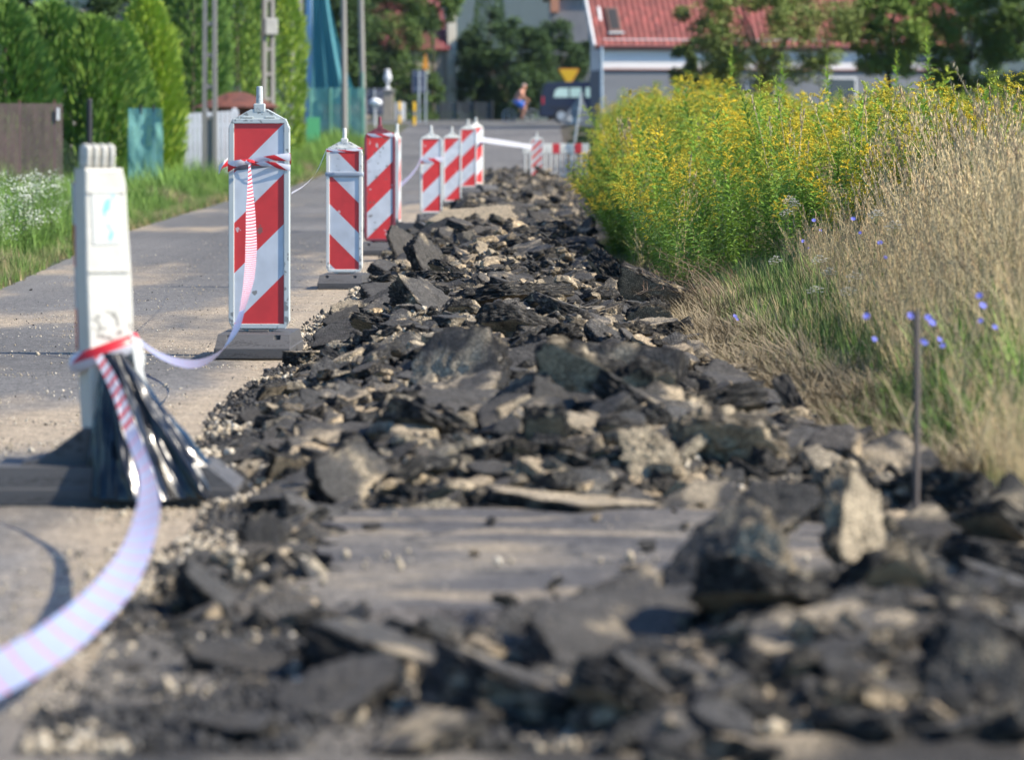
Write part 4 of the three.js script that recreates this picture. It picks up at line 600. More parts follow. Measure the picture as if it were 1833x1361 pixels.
// left verge: grass and small white flowers
{
  const R = rng(91), L = GG.map(() => []), W = [];
  const wf = (() => { const r = rng(5), v = new Veg(); for (let i = 0; i < 12; i++) { const a = r() * 6.28, q = Math.sqrt(r()) * 0.14, h = 0.3 + 0.3 * r(), x = Math.cos(a) * q, z = Math.sin(a) * q, tx = x + (r() - 0.5) * 0.1, tz = z + (r() - 0.5) * 0.1; v.stem([V(x, 0, z), V(tx, h, tz)], 0.0022, 0.0015, [0.1, 0.15, 0.05], 3); for (let k = 0; k < 9; k++) v.blob(V(tx + (r() - 0.5) * 0.09, h + (r() - 0.5) * 0.07, tz + (r() - 0.5) * 0.09), 0.009, [0.68, 0.7, 0.62], r); for (let k = 0; k < 9; k++) { const b = r() * 6.28; v.leaf(V(mix(x, tx, 0.6), h * r(), mix(z, tz, 0.6)), V(Math.cos(b), 0.5, Math.sin(b)).normalize(), V(-Math.sin(b), 0, Math.cos(b)), 0.07, 0.012, GREEN, 0.2); } } return v.geo(); })();
  for (let i = 0; i < 14000; i++) {
    const d = 24 + 100 * Math.pow(R(), 1.5), x = roadLeft(d) - 0.02 - Math.pow(R(), 1.3) * 4; if (x < X(-60, d)) continue; const e = roadLeft(d) - x, n = fbm(x * 1.3, d * 0.5, 71, 3);
    const k = e < 0.25 ? (R() < 0.6 ? 2 : 0) : n > 0.56 ? 2 : R() < 0.35 ? 0 : R() < 0.6 ? 1 : 3;
    L[k].push(trs(x, rise(d), -d, R() * 6.28, (0.5 + 0.8 * R()) * (0.5 + 0.6 * sst(e, 0, 0.7)) * (d > 60 ? 1.3 : 1), (R() - 0.5) * 0.3, (R() - 0.5) * 0.3));
    if (d < 50 && e > 0.35 && fbm(x * 0.8, d * 0.35, 77, 2) > 0.44 && R() < 0.24) W.push(trs(x, rise(d), -d, R() * 6.28, 0.75 + 0.5 * R()));
  }
  const gl = ['short green grass along the road edge before the gardens', 'bright grass along the road edge before the gardens', 'yellowed thin grass along the road edge before the gardens', 'long grass along the road edge before the gardens'];
  GG.forEach((g, i) => scatter('grass', g, M.farLeaf, L[i], gl[i], 'grass', scene, 0.5));
  scatter('white_wildflowers', wf, M.farLeaf, W, 'mass of small white wildflowers at the road edge before the brown fence', 'wildflowers');
}
// ---------------------------------------------------------------- hedges and trees
function thuja(seed, h, r, cA, cB, n = 7500) { // upright flat sprays of scale leaves round a column
  const R = rng(seed), v = new Veg();
  for (let i = 0; i < n; i++) {
    const t = Math.pow(R(), 0.9), az = R() * 6.283, prof = Math.pow(clamp(1 - Math.pow(t, 3.6)), 0.7) * (0.82 + 0.18 * Math.sin(t * 3)), lump = 0.62 + 0.72 * fbm(Math.cos(az) * 2.6 + seed, t * h * 2.1, Math.sin(az) * 2.6, 3), rr = r * prof * lump * (1 - 0.3 * R() * R()), p = V(Math.cos(az) * rr, h * (0.02 + 0.98 * t), Math.sin(az) * rr);
    const el = 0.75 + 0.55 * (R() - 0.3), dir = V(Math.cos(az) * Math.cos(el), Math.sin(el), Math.sin(az) * Math.cos(el)).normalize(), tw = R() * 3.14, s0 = V(-Math.sin(az), 0, Math.cos(az)), s1 = V().crossVectors(dir, s0), side = s0.multiplyScalar(Math.cos(tw)).addScaledVector(s1, Math.sin(tw)).normalize();
    v.leaf(p, dir, side, 0.13 + 0.17 * R(), 0.04 + 0.03 * R(), mix3(cA, cB, clamp(R() * 0.8 + 0.4 * (lump - 0.9))), 0.05, 0.2);
  }
  return v.geo();
}
function hedge(name, label, px, d, h, r, seed, cA, cB, group, n) {
  const x = X(px, d), t = thing(name, label, 'thuja', [x, rise(d), -d], 0, group);
  part('trunk', cyl(0.03, 0.06, h * 0.8, 0, h * 0.4, 0, 8), M.bark, t); part('crown', thuja(seed, h, r, cA, cB, n), M.farLeaf, t); return t;
}
const TD = [0.1, 0.19, 0.035], TM = [0.17, 0.29, 0.045], TY = [0.4, 0.5, 0.045], TL = [0.25, 0.38, 0.05];
hedge('thuja', 'dark green thuja rising directly behind the brown net fence', 10, 69, 3.4, 0.95, 1, TD, TM, null);
hedge('thuja', 'broad dark thuja behind the brown net fence, touching the mid green one', 92, 70, 3.45, 1.0, 2, TD, TM, null);
hedge('thuja', 'mid green thuja behind the black fence post', 165, 70, 3.2, 0.95, 3, TD, TL, null);
hedge('thuja', 'green thuja between the black post and the yellow-green column', 212, 71.5, 3.1, 0.65, 4, TM, TL, null);
hedge('golden_thuja', 'yellow-green thuja column next to the teal net', 262, 73, 3.7, 0.66, 5, TL, TY, null, 7500);
hedge('thuja', 'tall thuja behind the ladder-shaped concrete pole', 425, 104, 5.4, 1.1, 6, TD, TL, null, 6000);
hedge('golden_thuja', 'tall yellow-green thuja beside the boxed concrete pole', 490, 106, 5.5, 0.9, 7, TM, TY, null, 6500);
hedge('thuja', 'dark thuja at the back between two concrete poles', 345, 92, 5.2, 0.95, 8, TD, TM, null);
function crown(seed, rx, ry, rz, nC, nL, leaf, cA, cB) { // leaf clumps spread through an uneven volume
  const R = rng(seed), v = new Veg();
  for (let c = 0; c < nC; c++) {
    let p; do { p = V(R() * 2 - 1, R() * 2 - 1, R() * 2 - 1); } while (p.length() > 1); const q = p.clone().normalize().multiplyScalar(Math.pow(p.length(), 0.45)), lump = 0.72 + 0.5 * fbm(q.x * 1.6 + seed, q.y * 1.6, q.z * 1.6, 2), o = V(q.x * rx * lump, q.y * ry * lump, q.z * rz * lump), cr = 0.17 * (rx + ry) / 2 * (0.6 + 0.8 * R()), tone = R();
    for (let i = 0; i < nL; i++) { let u; do { u = V(R() * 2 - 1, R() * 2 - 1, R() * 2 - 1); } while (u.length() > 1); const a = R() * 6.28, dir = V(Math.cos(a), (R() - 0.6), Math.sin(a)).normalize(); v.leaf(V(o.x + u.x * cr, o.y + u.y * cr * 0.8, o.z + u.z * cr), dir, V(-Math.sin(a), (R() - 0.5) * 0.8, Math.cos(a)).normalize(), leaf * (0.7 + 0.6 * R()), leaf * 0.55, mix3(cA, cB, clamp(tone * 0.7 + 0.5 * (R() - 0.3))), 0.1); }
  }
  return v.geo();
}
function tree(name, label, px, py, d, rx, ry, seed, cA, cB, o = {}) {
  const x = X(px, d), g0 = rise(d), cy = Y(py, d) - g0, t = thing(name, label, o.cat ?? 'tree', [x, g0, -d], 0, o.group), L = [], R = rng(seed + 5), hb = Math.max(0.3, cy - ry * 0.5);
  L.push(bar(V(0, -0.1, 0), V(0, hb, 0), 0.05 * rx + 0.05, 9, 0.04 * rx + 0.03)); const base = V(0, hb, 0);
  for (let i = 0; i < 7; i++) { const a = i * 2.4 + R(), e = V(Math.cos(a) * rx * 0.55, hb + ry * (0.3 + 0.9 * R()), Math.sin(a) * rx * 0.5); L.push(bar(V(0, hb * (0.75 + 0.25 * R()), 0), e, 0.025 * rx + 0.02, 6, 0.012)); }
  part('trunk', merge(L), M.bark, t);
  const c = part('crown', crown(seed, rx, ry, o.rz ?? rx, o.nC ?? 110, o.nL ?? 170, o.leaf ?? 0.16, cA, cB), M.farLeaf, t); c.position.y = cy; return t;
}
const D1 = [0.035, 0.075, 0.022], D2 = [0.085, 0.15, 0.035], D3 = [0.16, 0.25, 0.05], OL = [0.17, 0.21, 0.055];
tree('tree', 'leafy tree standing before the white-walled red-roofed house', 1370, 55, 122, 2.9, 2.1, 21, OL, [0.24, 0.31, 0.075], { nC: 120, nL: 150 });
tree('tree', 'small dark tree low before the grey wall of the red-roofed house', 1262, 120, 126, 1.2, 1.0, 22, D2, OL, { nC: 60, nL: 140 });
tree('tree', 'leafy tree covering the end of the red roof', 1590, 40, 128, 1.5, 1.9, 23, D3, [0.26, 0.36, 0.07], { nC: 80 });
tree('tree', 'big green tree over the goldenrod past the red roof', 1720, 35, 130, 2.2, 2.6, 24, D3, [0.22, 0.33, 0.07], { nC: 130 });
tree('tree', 'green tree at the field end beside the big green tree', 1850, 40, 128, 2.0, 2.6, 25, D2, D3, { nC: 110 });
tree('dense_tree', 'dark dense tree behind the cyclist', 905, 120, 204, 2.4, 3.0, 26, D1, D2, { nC: 120, leaf: 0.2 });
tree('dense_tree', 'dark tree behind the van', 985, 120, 210, 2.0, 2.8, 27, D1, D2, { nC: 100, leaf: 0.2 });
tree('dense_tree', 'dark tree between the white house corner and the cyclist', 848, 135, 206, 1.6, 2.5, 28, D1, D2, { nC: 80, leaf: 0.2 });
tree('dense_tree', 'low dark shrub behind the yellow triangle sign', 1040, 150, 214, 1.6, 2.2, 29, D1, D2, { nC: 70, leaf: 0.2, cat: 'shrub' });
tree('dense_tree', 'large leafy tree before the house with the cream corner', 690, 60, 196, 2.4, 4.0, 30, D1, D3, { nC: 150, leaf: 0.19 });
tree('dense_tree', 'large dark tree behind the two slim poles', 620, 40, 198, 2.6, 4.4, 31, D1, D2, { nC: 140, leaf: 0.19 });
tree('dense_tree', 'leafy tree hanging over the maroon roof', 775, -10, 198, 1.5, 1.8, 32, D2, D3, { nC: 60, leaf: 0.19 });
tree('dense_tree', 'dark tree behind the blue-green net', 570, 60, 160, 2.2, 3.4, 33, D1, D2, { nC: 110, leaf: 0.18 });
tree('dense_tree', 'low bush under the large leafy tree by the cream corner', 740, 175, 194, 1.6, 1.5, 34, D1, D3, { nC: 60, leaf: 0.16, cat: 'bush' });
tree('dense_tree', 'dark tree over the thujas and the cream garden house', 60, -40, 88, 2.2, 1.6, 35, D1, D2, { nC: 90 });
tree('dense_tree', 'dark tree behind the ladder-shaped concrete pole', 340, 20, 112, 1.9, 3.0, 36, D1, D2, { nC: 100 });
tree('dense_tree', 'tree at the garden end behind the tall thujas', 455, -20, 140, 2.6, 3.6, 37, D1, D2, { nC: 120 });
{ const d = 212, x = X(876, d), t = thing('conifer', 'slim dark conifer pointing up above the dark trees', 'conifer', [x, rise(d), -d]); part('trunk', cyl(0.04, 0.12, 6, 0, 3, 0, 8), M.bark, t); const g = thuja(41, 8.2, 1.0, D1, D2, 5000); part('crown', g, M.farLeaf, t); }
{ const R = rng(64), L = []; const g = crown(50, 0.55, 0.4, 0.55, 14, 40, 0.1, D1, D3); for (let i = 0; i < 60; i++) { const d = 96 + 60 * R(), x = 2.3 + 2.0 * R() + (d - 96) * 0.02; L.push(trs(x, rise(d) + 0.25, -d, R() * 6, 0.6 + 0.6 * R())); } for (let i = 0; i < 40; i++) { const d = 189 + 5 * R(), x = -10 + 9 * R(); L.push(trs(x, rise(d) + 0.2, -d, R() * 6, 0.5 + 0.5 * R())); } scatter('undergrowth', g, M.farLeaf, L, 'low green bushes and weeds along the far road edges', 'undergrowth'); }

// ---------------------------------------------------------------- fences, nets and poles
function net(w, h, sx, sy, tw, c, wave, seed) { // woven strands, sagging a little
  const L = [], R = rng(seed), f = (x, y) => wave * (fbm(x * 2.5 + seed, y * 1.2, 2, 3) - 0.5) * 2;
  const strip = (a, b, vertical) => { const g = new THREE.PlaneGeometry(vertical ? tw : w, vertical ? h : tw, vertical ? 1 : 40, vertical ? 24 : 1), p = g.attributes.position; for (let i = 0; i < p.count; i++) { const x = p.getX(i) + a, y = p.getY(i) + b; p.setXYZ(i, x + f(y, x) * 0.3, y + (y > h / 2 ? 0 : 0) , f(x, y)); } g.computeVertexNormals(); return g; };
  for (let x = -w / 2; x <= w / 2; x += sx) L.push(strip(x + (R() - 0.5) * sx * 0.2, 0, true)); for (let y = -h / 2; y <= h / 2; y += sy) L.push(strip(0, y + (R() - 0.5) * sy * 0.2, false));
  return merge(L);
}
const dbl = (c, r = 0.8) => std(c, r, { side: THREE.DoubleSide });
{
  const d = 63, t = thing('net_fence', 'brown woven net fence on slim reddish posts', 'fence', [X(42, d), rise(d), -d], 0.12);
  part('net', net(1.25, 1.62, 0.046, 0.046, 0.021, null, 0.03, 3).translate(0, 0.86, 0.03), dbl([0.17, 0.115, 0.105]), t);
  for (const x of [-0.42, -0.06, 0.5]) part('post', bx(0.045, 1.75, 0.045, x, 0.85, -0.015, 0.006), std([0.22, 0.12, 0.085], 0.85, { map: woodTex }), t);
  part('note', bx(0.05, 0.2, 0.006, 0.56, 1.5, 0.06, 0.002), M.white, t, 'scrap of white paper on the net');
}
{
  const d = 64, t = thing('chain_link_fence', 'dark chain-link fence with a black round post', 'fence', [X(130, d), rise(d), -d]); const L = [], w = 0.56, h = 1.6;
  for (let i = -30; i < 12; i++) { const o = i * 0.055; for (const s of [1, -1]) { let a = V(-w / 2, o, 0), b = V(w / 2, o + w, 0); if (b.y < 0 || a.y > h) continue; if (a.y < 0) a = V(-w / 2 - a.y, 0, 0); if (b.y > h) b = V(w / 2 - (b.y - h), h, 0); if (s < 0) { a.x *= -1; b.x *= -1; } L.push(bar(a, b, 0.0035, 4)); } }
  part('mesh', merge(L).translate(0, 0.05, 0), std([0.03, 0.05, 0.04], 0.6), t);
  const p = part('post', cyl(0.045, 0.045, 1.75, 0.28, 0.86, 0, 14), M.dark, t); part('cap', cyl(0.035, 0.05, 0.025, 0.28, 1.745, 0, 14), M.dark, p);
}
{
  const d = 67, t = thing('garden_net', 'teal netting wrapped upright against the garden fence', 'net', [X(262, d), rise(d), -d], -0.1);
  part('net', net(0.6, 1.58, 0.024, 0.03, 0.014, null, 0.12, 9).translate(0, 0.84, 0), dbl([0.17, 0.4, 0.37]), t);
  for (const x of [-0.1, 0.12]) part('post', cyl(0.02, 0.02, 1.7, x, 0.84, -0.06, 8), M.dark, t);
}
{
  const d = 80, t = thing('board_fence', 'white board fence on a grey concrete footing', 'fence', [X(374, d), rise(d), -d], 0.12);
  for (let i = 0; i < 13; i++) part('board', bx(0.082, 1.24 + 0.012 * i, 0.02, -0.56 + i * 0.094, 0.97, 0, 0.004), M.fencewhite, t);
  for (const x of [-0.1, 0.5]) part('post', bx(0.1, 1.72, 0.1, x + 0.03, 0.85, -0.08, 0.01), M.fencewhite, t);
  part('footing', bx(1.25, 0.34, 0.12, 0, 0.13, -0.02, 0.01), M.concrete, t); for (const y of [0.55, 1.35]) part('rail', bx(1.1, 0.06, 0.03, 0, y, -0.03, 0.004), M.fencewhite, t);
}
function ladderPole(px, d, h, w, label, o = {}) { // concrete pole of two legs joined by rungs
  const t = thing('utility_pole', label, 'utility pole', [X(px, d), rise(d), -d], o.turn ?? 0), lw = w * 0.3;
  for (const s of [-1, 1]) { const g = new THREE.BoxGeometry(lw, h, 0.16, 1, 12, 1), p = g.attributes.position; for (let i = 0; i < p.count; i++) { const k = 1 - 0.25 * (p.getY(i) / h + 0.5); p.setX(i, (p.getX(i) + s * (w - lw) / 2) * k); p.setY(i, p.getY(i) + h / 2 - 0.2); } g.computeVertexNormals(); part('leg', g, M.concrete, t); }
  for (let y = o.solid ?? 1.0; y < h - 0.3; y += 0.62) { const k = 1 - 0.25 * (y + 0.2) / h; part('rung', bx((w - lw * 2) * k + 0.01, 0.085, 0.14, 0, y, 0, 0.012), M.concrete, t); }
  part('infill', bx(w - lw * 2 + 0.004, (o.solid ?? 1) + 0.2, 0.09, 0, ((o.solid ?? 1) - 0.2) / 2, 0, 0.01), M.concrete, t);
  if (o.box) part('junction_box', bx(0.36, 0.42, 0.2, 0, o.box, 0.13, 0.03), std([0.42, 0.41, 0.38], 0.8, { map: plasterTex }), t);
  return t;
}
ladderPole(376, 77, 8.5, 0.3, 'ladder-shaped concrete utility pole before the white board fence', { solid: 1.5 });
ladderPole(480, 98, 9, 0.34, 'concrete utility pole with a grey box mounted on it', { box: 3.65, solid: 0.6, turn: 0.5 });
ladderPole(531, 124, 9, 0.42, 'ladder-shaped concrete pole behind the yellow-green thuja', { turn: 0.4 });
for (const [px, d, r, lean, label] of [[617, 118, 0.1, 0.008, 'slim round grey pole in front of the green net fence'], [651, 128, 0.105, 0.02, 'slim round grey pole behind the green net fence']]) { const t = thing('utility_pole', label, 'utility pole', [X(px, d), rise(d), -d]); t.rotation.z = lean; part('shaft', cyl(r * 0.75, r, 9.5, 0, 4.5, 0, 16), M.concrete, t); part('pole_cap', cyl(r * 0.6, r * 0.78, 0.06, 0, 9.28, 0, 16), M.concrete, t); }
{ // brown garden shed
  const d = 86, t = thing('garden_shed', 'small reddish-brown slatted garden shed with a low hipped roof', 'shed', [X(424, d), rise(d), -d], 0.5), m = std([0.26, 0.09, 0.05], 0.85, { map: woodTex });
  for (let i = 0; i < 10; i++) part('plank', bx(0.1, 1.5, 0.025, -0.52 + i * 0.115, 0.78, 0.5, 0.004), m, t); for (let i = 0; i < 9; i++) part('plank', bx(0.025, 1.5, 0.1, 0.58, 0.78, 0.44 - i * 0.115, 0.004), m, t);
  part('inner_wall', bx(1.1, 1.5, 0.95, 0, 0.76, 0, 0.01), std([0.08, 0.035, 0.025], 0.9), t);
  const r = new THREE.CylinderGeometry(0.2, 1.0, 0.3, 4, 1); r.rotateY(Math.PI / 4); r.scale(0.95, 1, 0.9); part('roof', r.translate(0, 1.68, 0), std([0.24, 0.08, 0.055], 0.8, { map: woodTex }), t); t.scale.setScalar(1.12);
}
{ // big blue-green net hung from a pale blue mast
  const d = 132, t = thing('hanging_net', 'large blue-green net sweeping down from a pale blue mast', 'net', [X(553, d), rise(d), -d]);
  part('mast', cyl(0.1, 0.12, 7, 0, 3.0, 0, 14), std([0.32, 0.5, 0.72], 0.6), t);
  const P = [], I = [], nu = 40, nv = 30; for (let j = 0; j <= nv; j++) for (let i = 0; i <= nu; i++) { const v = j / nv, u = i / nu, wd = mix(0.42, 1.45, Math.pow(v, 1.7)); const fold = 0.12 * Math.sin(u * 17 + v * 2) * (0.3 + v) + 0.1 * (fbm(u * 6, v * 4, 3, 3) - 0.5); P.push(0.12 + u * wd + fold * 0.15, mix(6.4, 1.55 - 0.35 * Math.sin(u * 3.14), v), 0.12 + fold + 0.2 * u); } for (let j = 0; j < nv; j++) for (let i = 0; i < nu; i++) { const a = j * (nu + 1) + i, b = a + nu + 1; I.push(a, b, a + 1, a + 1, b, b + 1); }
  const g = new THREE.BufferGeometry(); g.setAttribute('position', new THREE.Float32BufferAttribute(P, 3)); g.setIndex(I); g.computeVertexNormals(); part('net', g, new THREE.MeshPhysicalMaterial({ color: new THREE.Color().setRGB(0.06, 0.26, 0.3), roughness: 0.9, transmission: 0.3, thickness: 0, side: THREE.DoubleSide }), t);
}
{
  const d = 126, t = thing('net_fence', 'green net fence strung between round posts near the slim poles', 'fence', [X(603, d), rise(d), -d], -0.15);
  part('net', net(1.85, 1.75, 0.028, 0.028, 0.018, null, 0.06, 21).translate(0, 0.95, 0), dbl([0.2, 0.44, 0.37]), t); for (const x of [-0.86, -0.2, 0.4, 0.86]) part('post', cyl(0.035, 0.035, x > 0.8 ? 2.35 : 1.85, x, x > 0.8 ? 1.15 : 0.9, 0.06, 10), std([0.1, 0.26, 0.2], 0.6), t);
}
{ const d = 112, t = thing('green_panel', 'bright green plastic panel standing at the end of the net fence', 'panel', [X(561, d), rise(d), -d], 0.1); for (let i = 0; i < 4; i++) part('slat', bx(0.094, 1.05, 0.02, -0.144 + i * 0.096, 0.62, 0, 0.004), std([0.08, 0.36, 0.15], 0.6), t); part('rail', bx(0.4, 0.05, 0.02, 0, 0.9, -0.022, 0.004), std([0.06, 0.28, 0.12], 0.6), t); }
{ const d = 188, t = thing('wire_fence', 'dark wire fence under the dark trees behind the cross street', 'fence', [X(835, d), rise(d), -d]); part('net', net(2.6, 0.95, 0.06, 0.06, 0.03, null, 0.01, 2).translate(0, 0.55, 0), dbl([0.05, 0.055, 0.06]), t); for (let i = 0; i < 4; i++) part('post', cyl(0.03, 0.03, 1.15, -1.25 + i * 0.83, 0.55, 0.04, 8), M.dark, t); }
// ---------------------------------------------------------------- houses
function tileRoof(len, slope, pitch, c, step = 0.34) { // stepped courses running up the slope
  const L = [], n = Math.floor(slope / step); for (let i = 0; i < n; i++) { const g = new THREE.BoxGeometry(len, 0.03, step + 0.05); g.rotateX(pitch + 0.05); g.translate(0, (i + 0.5) * step * Math.sin(pitch) + 0.02, -(i + 0.5) * step * Math.cos(pitch)); L.push(g); }
  const slab = new THREE.BoxGeometry(len - 0.02, 0.08, n * step); slab.rotateX(pitch); slab.translate(0, n * step / 2 * Math.sin(pitch) - 0.05, -n * step / 2 * Math.cos(pitch)); L.push(slab);
  const g = merge(L), p = g.attributes.position, U = g.attributes.uv; for (let i = 0; i < p.count; i++) U.setXY(i, p.getX(i) / 1.2, p.getY(i) / 1.2); return g;
}
const tileTex = tex(256, (u, v) => { const n = fbmT(u, v, 8, 4), k = h3(Math.floor(u * 5), Math.floor(v * 6), 3), e = Math.abs((u * 5) % 1 - 0.5) > 0.45 ? 0.72 : 1; const t = (0.8 + 0.35 * (n - 0.5) + 0.2 * (k - 0.5)) * e; return [t, t, t]; }), tileBump = tex(128, (u) => 0.5 + 0.5 * Math.cos(u * 6.283 * 5), false);
const redTile = std([0.31, 0.07, 0.058], 0.75, { map: tileTex, bumpMap: tileBump, bumpScale: 0.03 }), maroonTile = std([0.3, 0.07, 0.075], 0.8, { map: tileTex, bumpMap: tileBump, bumpScale: 0.03 });
{
  const d = 150, g0 = rise(d), x0 = X(1080, d), t = thing('red_roof_house', 'white house with a big red tiled roof and grey lower wall', 'house', [x0, g0, -d], 0.17), H = Y(82, d) - g0, hw = Y(125, d) - g0, W = 14, D = 2.6;
  // its own axes: x along the wall, the wall face at z = 0
  part('wall', bx(W, H - hw + 0.3, D - 0.1, W / 2, hw + (H - hw) / 2 + 0.12, -D / 2 - 0.05, 0.01), M.white, t);
  part('lower_wall', bx(W + 0.04, hw + 0.6, D, W / 2, hw / 2 - 0.3, -D / 2 + 0.02, 0.01), std([0.26, 0.27, 0.29], 0.9, { map: plasterTex }), t);
  part('ledge', bx(W + 0.1, 0.06, 0.16, W / 2, hw + 0.02, 0.02, 0.01), std([0.28, 0.12, 0.09], 0.8), t);
  const r = part('roof', tileRoof(W + 0.7, 5.2, 0.8, null).translate(W / 2, H - 0.02, 0.1), redTile, t);
  
  part('fascia', bx(W + 0.7, 0.1, 0.05, W / 2, H - 0.1, 0.08, 0.01), std([0.14, 0.05, 0.045], 0.7), r); part('gutter', mv(new THREE.CylinderGeometry(0.05, 0.05, W + 0.7, 10), W / 2, H - 0.02, 0.13, 0, 0, Math.PI / 2), std([0.15, 0.06, 0.055], 0.5), r);
  for (const [x, s] of [[-0.37, 1]]) part('barge_board', bx(0.09, 0.3, 5.2, 0, 0, 0, 0.01).applyMatrix4(new THREE.Matrix4().makeRotationX(0.8)).translate(x, H + 1.8, -1.72), M.white, t);
  part('gable', (() => { const g = extrude([[0.05, H], [D - 0.05, H], [D / 2, H + 1.55]], 0.1, 0); g.rotateY(Math.PI / 2); g.translate(0.02, 0, 0); return g; })(), M.white, t);
  part('downpipe', cyl(0.06, 0.06, H + 0.3, -0.1, H / 2 - 0.15, 0.12, 12), std([0.3, 0.38, 0.46], 0.5), t);
  const w = part('roof_window', (() => { const g = bx(0.5, 0.16, 1.35, 0, 0, 0, 0.01); g.rotateX(0.8); return g; })().translate(0.55, H + 1.0, -0.82), std([0.12, 0.06, 0.045], 0.6), t); part('sill', bx(0.6, 0.08, 0.14, 0.55, H + 0.52, -0.26, 0.01), M.white, w); part('pane', (() => { const g = bx(0.34, 0.02, 1.1, 0, 0, 0, 0.005); g.rotateX(0.8); return g; })().translate(0.55, H + 1.06, -0.76), std([0.05, 0.045, 0.04], 0.15), w);
  for (const [x, z] of [[2.2, 0.9], [3.0, 0.95], [2.25, 0.6]]) part('snow_guard', bx(0.12, 0.12, 0.06, x, H + z * 0.9, 0.1 - z * 0.84, 0.01), std([0.2, 0.07, 0.07], 0.6), r);
  for (const x of [6.2, 9.4]) { const q = part('window', bx(1.2, 1.3, 0.08, x, hw - 0.9, 0.02, 0.01), M.white, t); part('pane', bx(1.04, 1.14, 0.03, x, hw - 0.9, 0.065, 0.004), std([0.04, 0.05, 0.06], 0.1), q); }
}
{ // house behind the trees at the cross street
  const d = 205, g0 = rise(d), t = thing('corner_house', 'house with a cream rendered corner and a maroon roof behind the trees', 'house', [X(806, d), g0, -d], 0.25), H = Y(88, d) - g0, W = 7;
  part('wall', bx(W, H, 6, -W / 2, H / 2, -3, 0.02), std([0.5, 0.44, 0.37], 0.9, { map: plasterTex }), t);
  part('corner_pier', bx(0.48, H + 3.6, 0.5, 0.05, (H + 3.6) / 2, -0.05, 0.02), std([0.72, 0.68, 0.58], 0.85, { map: plasterTex }), t);
  part('roof', tileRoof(W + 0.2, 4.5, 0.85, null).translate(-W / 2 - 0.15, H, 0.35), maroonTile, t);
  for (const x of [-1.2, -3.4]) { const q = part('window', bx(0.9, 1.1, 0.08, x, H * 0.55, 0.01, 0.01), M.white, t); part('pane', bx(0.76, 0.96, 0.03, x, H * 0.55, 0.055, 0.004), std([0.04, 0.05, 0.06], 0.1), q); }
}
{ const d = 235, g0 = rise(d), t = thing('grey_house', 'grey house end with a slim orange brick chimney behind the dark trees', 'house', [X(1030, d), g0, -d], 0); part('wall', bx(4.2, 7.5, 6, 0.6, 3.7, -3, 0.02), std([0.3, 0.29, 0.3], 0.9, { map: plasterTex }), t); const r = part('roof', (() => { const g = extrude([[-1.9, 7.45], [3.1, 7.45], [0.6, 10.2]], 6.4, 0.02); g.translate(0, 0, -6.2); return g; })(), std([0.24, 0.22, 0.22], 0.85, { map: tileTex }), t); part('chimney', bx(0.5, 2.6, 0.5, -1.25, 7.9, 0.2, 0.01), std([0.45, 0.2, 0.12], 0.85), r); for (const y of [2.2, 4.9]) { const q = part('window', bx(0.9, 1.2, 0.08, 1.4, y, 0.01, 0.01), M.white, t); part('pane', bx(0.76, 1.06, 0.03, 1.4, y, 0.055, 0.004), std([0.04, 0.05, 0.06], 0.1), q); } }
{ const d = 95, g0 = rise(d), t = thing('garden_house', 'cream garden house glimpsed above the thuja hedge', 'house', [X(190, d), g0, -d], 0.1); part('wall', bx(2.6, 4.6, 4, 0, 2.3, -2, 0.02), std([0.62, 0.56, 0.46], 0.9, { map: plasterTex }), t); part('roof', extrude([[-1.7, 4.58], [1.7, 4.58], [0, 6.2]], 4.4, 0.02).translate(0, 0, -4.2), maroonTile, t); const q = part('window', bx(0.8, 0.9, 0.08, 0.3, 4.0, 0.01, 0.01), M.white, t); part('pane', bx(0.66, 0.76, 0.03, 0.3, 4.0, 0.055, 0.004), std([0.04, 0.05, 0.06], 0.1), q); }
// ---------------------------------------------------------------- signs and small things at the crossing
const tri = (s, r = 0.06) => { const h = s * 0.866, pts = [], c = [[0, h * 2 / 3], [-s / 2, -h / 3], [s / 2, -h / 3]]; c.forEach(([x, y], i) => { const a0 = Math.atan2(y, x); for (let k = -2; k <= 2; k++) { const a = a0 + k * 0.5; pts.push([x * (1 - r * 2 / s) + Math.cos(a) * r * 0.9, y * (1 - r * 2 / s) + Math.sin(a) * r * 0.9]); } }); return pts; };
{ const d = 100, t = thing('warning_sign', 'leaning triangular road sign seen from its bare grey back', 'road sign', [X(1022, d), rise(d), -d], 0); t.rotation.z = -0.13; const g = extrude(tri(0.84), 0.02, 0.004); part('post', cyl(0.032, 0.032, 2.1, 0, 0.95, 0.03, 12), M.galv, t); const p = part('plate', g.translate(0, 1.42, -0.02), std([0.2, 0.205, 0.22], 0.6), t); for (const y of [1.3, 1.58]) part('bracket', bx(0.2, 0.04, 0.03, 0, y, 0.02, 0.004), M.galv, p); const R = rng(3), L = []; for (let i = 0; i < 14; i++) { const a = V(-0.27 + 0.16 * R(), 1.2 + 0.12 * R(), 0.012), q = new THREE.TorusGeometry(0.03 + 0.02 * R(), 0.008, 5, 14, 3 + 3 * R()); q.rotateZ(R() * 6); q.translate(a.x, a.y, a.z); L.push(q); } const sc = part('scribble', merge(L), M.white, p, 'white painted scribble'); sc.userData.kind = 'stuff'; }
{ const d = 179, t = thing('yield_sign', 'yellow upside-down triangle sign above the dark blue van', 'road sign', [X(1018, d), rise(d), -d]); part('post', cyl(0.035, 0.035, 2.4, 0, 1.15, -0.05, 12), M.galv, t); const g = extrude(tri(0.95), 0.02, 0.004); g.rotateZ(Math.PI); const p = part('border', g.translate(0, 2.22, 0), std([0.55, 0.22, 0.03], 0.5), t); const k = extrude(tri(0.8), 0.008, 0.002); k.rotateZ(Math.PI); part('face', k.translate(0, 2.22, 0.026), std([0.72, 0.42, 0.015], 0.45), p); }
